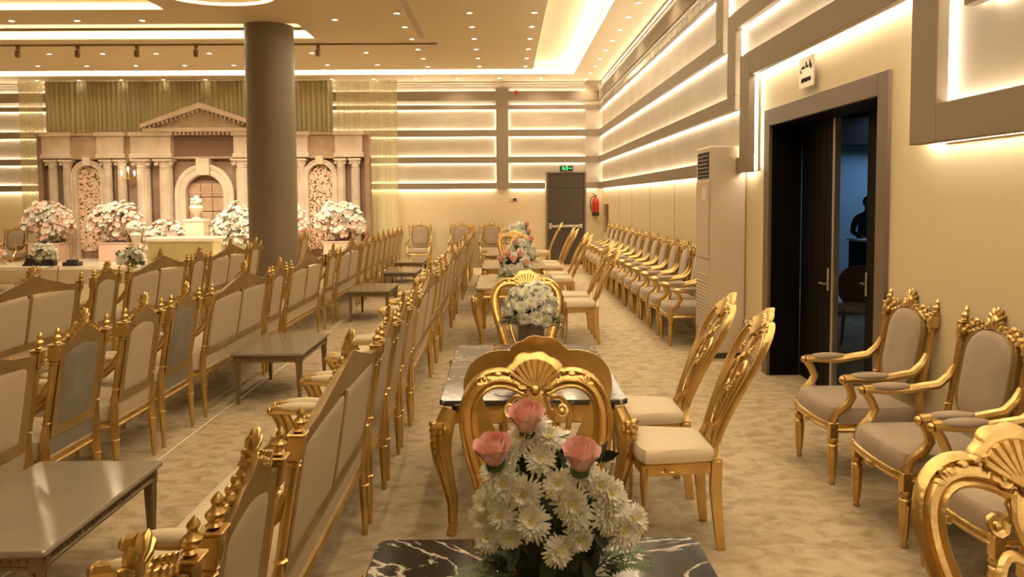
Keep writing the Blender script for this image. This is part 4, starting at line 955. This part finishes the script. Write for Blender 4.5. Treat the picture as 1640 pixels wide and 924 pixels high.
mass('flower_bank', 'high bank of white flowers between the fluted pedestal and the column', (-6.35, 18.5, STZ), .50, .28, 1.12, None, 22, WW, 800)
t = thing('flower_stand', 'slim white urn stand topped with white flowers, left of the stage table', 'flower stand', (-8.33, 17.7, STZ))
ob('stand', (MB().lathe([(.14, 0), (.14, .03), (.05, .08), (.04, .45), (.09, .55), (.13, .68), (.10, .74)], 14), WHITEG), t)
m = MB()
for k in range(34): a = rnd.uniform(0, 6.28); r = rnd.uniform(0, .17); m.blob((r*math.cos(a), r*math.sin(a), .78+rnd.uniform(0, .18)*(1-r*3)), (.045, .045, .035), 6, 4)
ob('blossoms', (m, WHITEP), t, kind='stuff')
mass('floor_flowers', 'white and green flowers low on the stage beside the fringed table', (-8.12, 17.0, STZ), .26, .18, .34, None, 25, ((WHITEP, .75, 'white'), (GREENL, .25, 'green')), 130)
mass('floor_flowers', 'white flowers on the stage edge behind the leftmost sofa', (-9.95, 16.9, STZ), .28, .2, .46, None, 26, ((WHITEP, .8, 'white'), (GREENL, .2, 'green')), 140)
mass('floor_flowers', 'white and blush flowers cut by the left edge of the photo', (-11.1, 16.9, STZ), .30, .2, .40, None, 27, PW, 120)
ob('stage_equipment', (MB().box(-.17, .17, -.12, .12, 0, .09, .01).box(-.1, .1, -.08, .08, .09, .14, .01), BLACK), None, 'flat black box on the stage floor between the flower planters', 'box', loc=(-9.72, 17.6, STZ))
t = thing('low_table', 'pale low table left of the stage with black bags on it', 'table', (-9.62, 15.5, 0)); ob('table_top', (MB().box(-.65, .65, -.35, .35, .44, .48, .008), WHITEG), t)
for sx in (-1, 1):
    for sy in (-1, 1): ob('leg', (MB().tube([(sx*.58, sy*.29, 0), (sx*.6, sy*.31, .44)], [.014, .02], 6), GOLD), t)
for x, s, sd in ((-9.38, 'taller black handbag slumped on the pale low table', 1), (-9.04, 'flatter black handbag at the right of the pale low table', 2)):
    r = random.Random(sd); mb = MB().pad([(-.15, -.06), (.15, -.06), (.17, 0), (.15, .06), (-.15, .06), (-.17, 0)], 0, .10, .06 if sd == 1 else .03)
    mb.map(lambda x_, y_, z_: (x_*(1-.6*z_/.2)+.03*math.sin(z_*20), y_, z_))
    bag = ob('handbag', None, None, s, 'bag', loc=(x, 15.5, .48)); ob('body', (mb, BLACK), bag); ob('strap', (MB().tube([(-.08, 0, .12), (-.05, -.02, .19), (.03, -.02, .20), (.07, 0, .12)], .008, 6), BLACK), bag)
place(T_TAU, 'armchair', 'gold armchair facing the camera at the left edge, beyond the low table', 'armchair', (-12.15, 19.2, 0), PI)
place(T_TAU, 'armchair', 'gold armchair half hidden behind the flowers at the left edge', 'armchair', (-11.0, 15.0, 0), PI*.9)
t = thing('side_table', 'small dark framed side table right of the column, beyond the leftmost row', 'table', (-3.35, 14.6, 0))
ob('table_top', (MB().box(-.2, .2, -.2, .2, .50, .53, .004), TABTOP), t); ob('frame', (MB().box(-.18, -.15, -.18, .18, 0, .5).box(.15, .18, -.18, .18, 0, .5), WHITEG), t)
ob('card_holder', (MB().box(-.08, .08, -.01, .01, 0, .20, .003), BLACK), None, 'small dark card frame standing on the side table right of the column', 'frame', loc=(-3.35, 14.6, .531))
# ================================================================= SIDE ROOM FURNITURE
t = thing('balloon_back_chair', 'dim brown round backed chair seen through the open doorway', 'chair', (4.18, 9.15, 0), 2.7)
DIMW = mat('brown_back_cloth', (.20, .13, .08), .7); lo = [(.23*math.cos(a), .66+.25*math.sin(a)) for a in [2*PI*i/20 for i in range(20)]]
ob('backrest', (MB().pad(lo, -.24, .02, .02, 'y', 1), DIMW), t); ob('back_frame', (MB().tube([(x, -.235, z) for x, z in lo], .016, 6, closed=True), BRONZE), t)
ob('seat', (MB().pad([(.22*math.cos(a), .22*math.sin(a)) for a in [2*PI*i/14 for i in range(14)]], .40, .05, .03), CREAM), t)
for sx in (-1, 1):
    for sy in (-1, 1): ob('leg', (MB().tube([(sx*.17, sy*.18, 0), (sx*.15, sy*.16, .42)], [.013, .02], 6), BRONZE), t)
t = thing('reception_counter', 'dark counter with a grey white cloth seen through the doorway', 'counter', (6.15, 12.35, 0))
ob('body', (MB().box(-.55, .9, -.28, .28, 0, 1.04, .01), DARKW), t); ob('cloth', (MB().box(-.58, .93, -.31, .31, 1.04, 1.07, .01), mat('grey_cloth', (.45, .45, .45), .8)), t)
t = thing('person', 'dimly seen person in dark clothes leaning at the counter beyond the doorway', 'person', (6.02, 12.95, 0), PI)
def skin(name, verts, edges, radii, m, parent):
    me = bpy.data.meshes.new(name); me.from_pydata(verts, edges, []); me.materials.append(m); o = ob(name, me, parent)
    md = o.modifiers.new('skin', 'SKIN')
    for v, r in zip(me.skin_vertices[0].data, radii): v.radius = (r, r) if not isinstance(r, tuple) else r
    me.skin_vertices[0].data[0].use_root = True
    s = o.modifiers.new('sub', 'SUBSURF'); s.levels = 1; s.render_levels = 1; md.use_smooth_shade = True; return o
PV = [(0, 0, .95), (0, 0, 1.12), (0, .04, 1.32), (0, .07, 1.44), (0, .10, 1.50), (0, .13, 1.58), (0, .13, 1.66), (.19, .05, 1.38), (.27, .12, 1.16), (.22, .32, 1.10), (-.19, .05, 1.38), (-.27, .12, 1.16), (-.20, .32, 1.10), (.10, 0, .88), (.11, .01, .48), (.11, -.02, .07), (.11, .10, .03), (-.10, 0, .88), (-.11, .01, .48), (-.11, -.02, .07), (-.11, .10, .03)]
PE = [(0, 1), (1, 2), (2, 3), (3, 4), (4, 5), (5, 6), (3, 7), (7, 8), (8, 9), (3, 10), (10, 11), (11, 12), (0, 13), (13, 14), (14, 15), (15, 16), (0, 17), (17, 18), (18, 19), (19, 20)]
PR = [.15, .13, .15, .09, .055, .085, .09, .062, .045, .033, .062, .045, .033, .09, .06, .045, .04, .09, .06, .045, .04]
skin('body', PV, PE, PR, mat('dark_clothes', (.03, .035, .04), .8), t)
ob('face', (MB().blob((0, .165, 1.62), (.065, .06, .10), 10, 8).blob((0, .228, 1.61), (.012, .015, .022), 6, 4).blob((-.026, .215, 1.64), (.012, .008, .008), 6, 4).blob((.026, .215, 1.64), (.012, .008, .008), 6, 4), mat('skin_tone', (.30, .19, .13), .6)), t)
ob('hair', (MB().blob((0, .11, 1.66), (.098, .105, .11), 12, 8), BLACK), t)
m = MB()
for q in (-1, 1):
    m.blob((q*.21, .36, 1.09), (.035, .045, .018), 8, 5)
    for k in range(4): m.tube([(q*.21-.026+.017*k, .38, 1.092), (q*.21-.028+.019*k, .44-.005*abs(k-1.5), 1.086)], [.009, .006], 5)
    m.tube([(q*.185, .35, 1.092), (q*.165, .385, 1.088)], [.010, .007], 5)
ob('hands', (m, bpy.data.materials['skin_tone']), t)
L = bpy.data.lights.new('side_room_fill', 'AREA'); L.energy = 70; L.color = (.45, .70, 1); L.size = 1.5; o = bpy.data.objects.new('side_room_fill', L); COL.objects.link(o); o.location = (7.6, 13.8, 3.25)  # unseen bluish fill added to light the side room
L = bpy.data.lights.new('side_room_lamp_warm', 'POINT'); L.energy = 10; L.color = (1, .8, .6); L.shadow_soft_size = .1; o = bpy.data.objects.new('side_room_lamp_warm', L); COL.objects.link(o); o.location = (4.6, 6.5, 3.0)
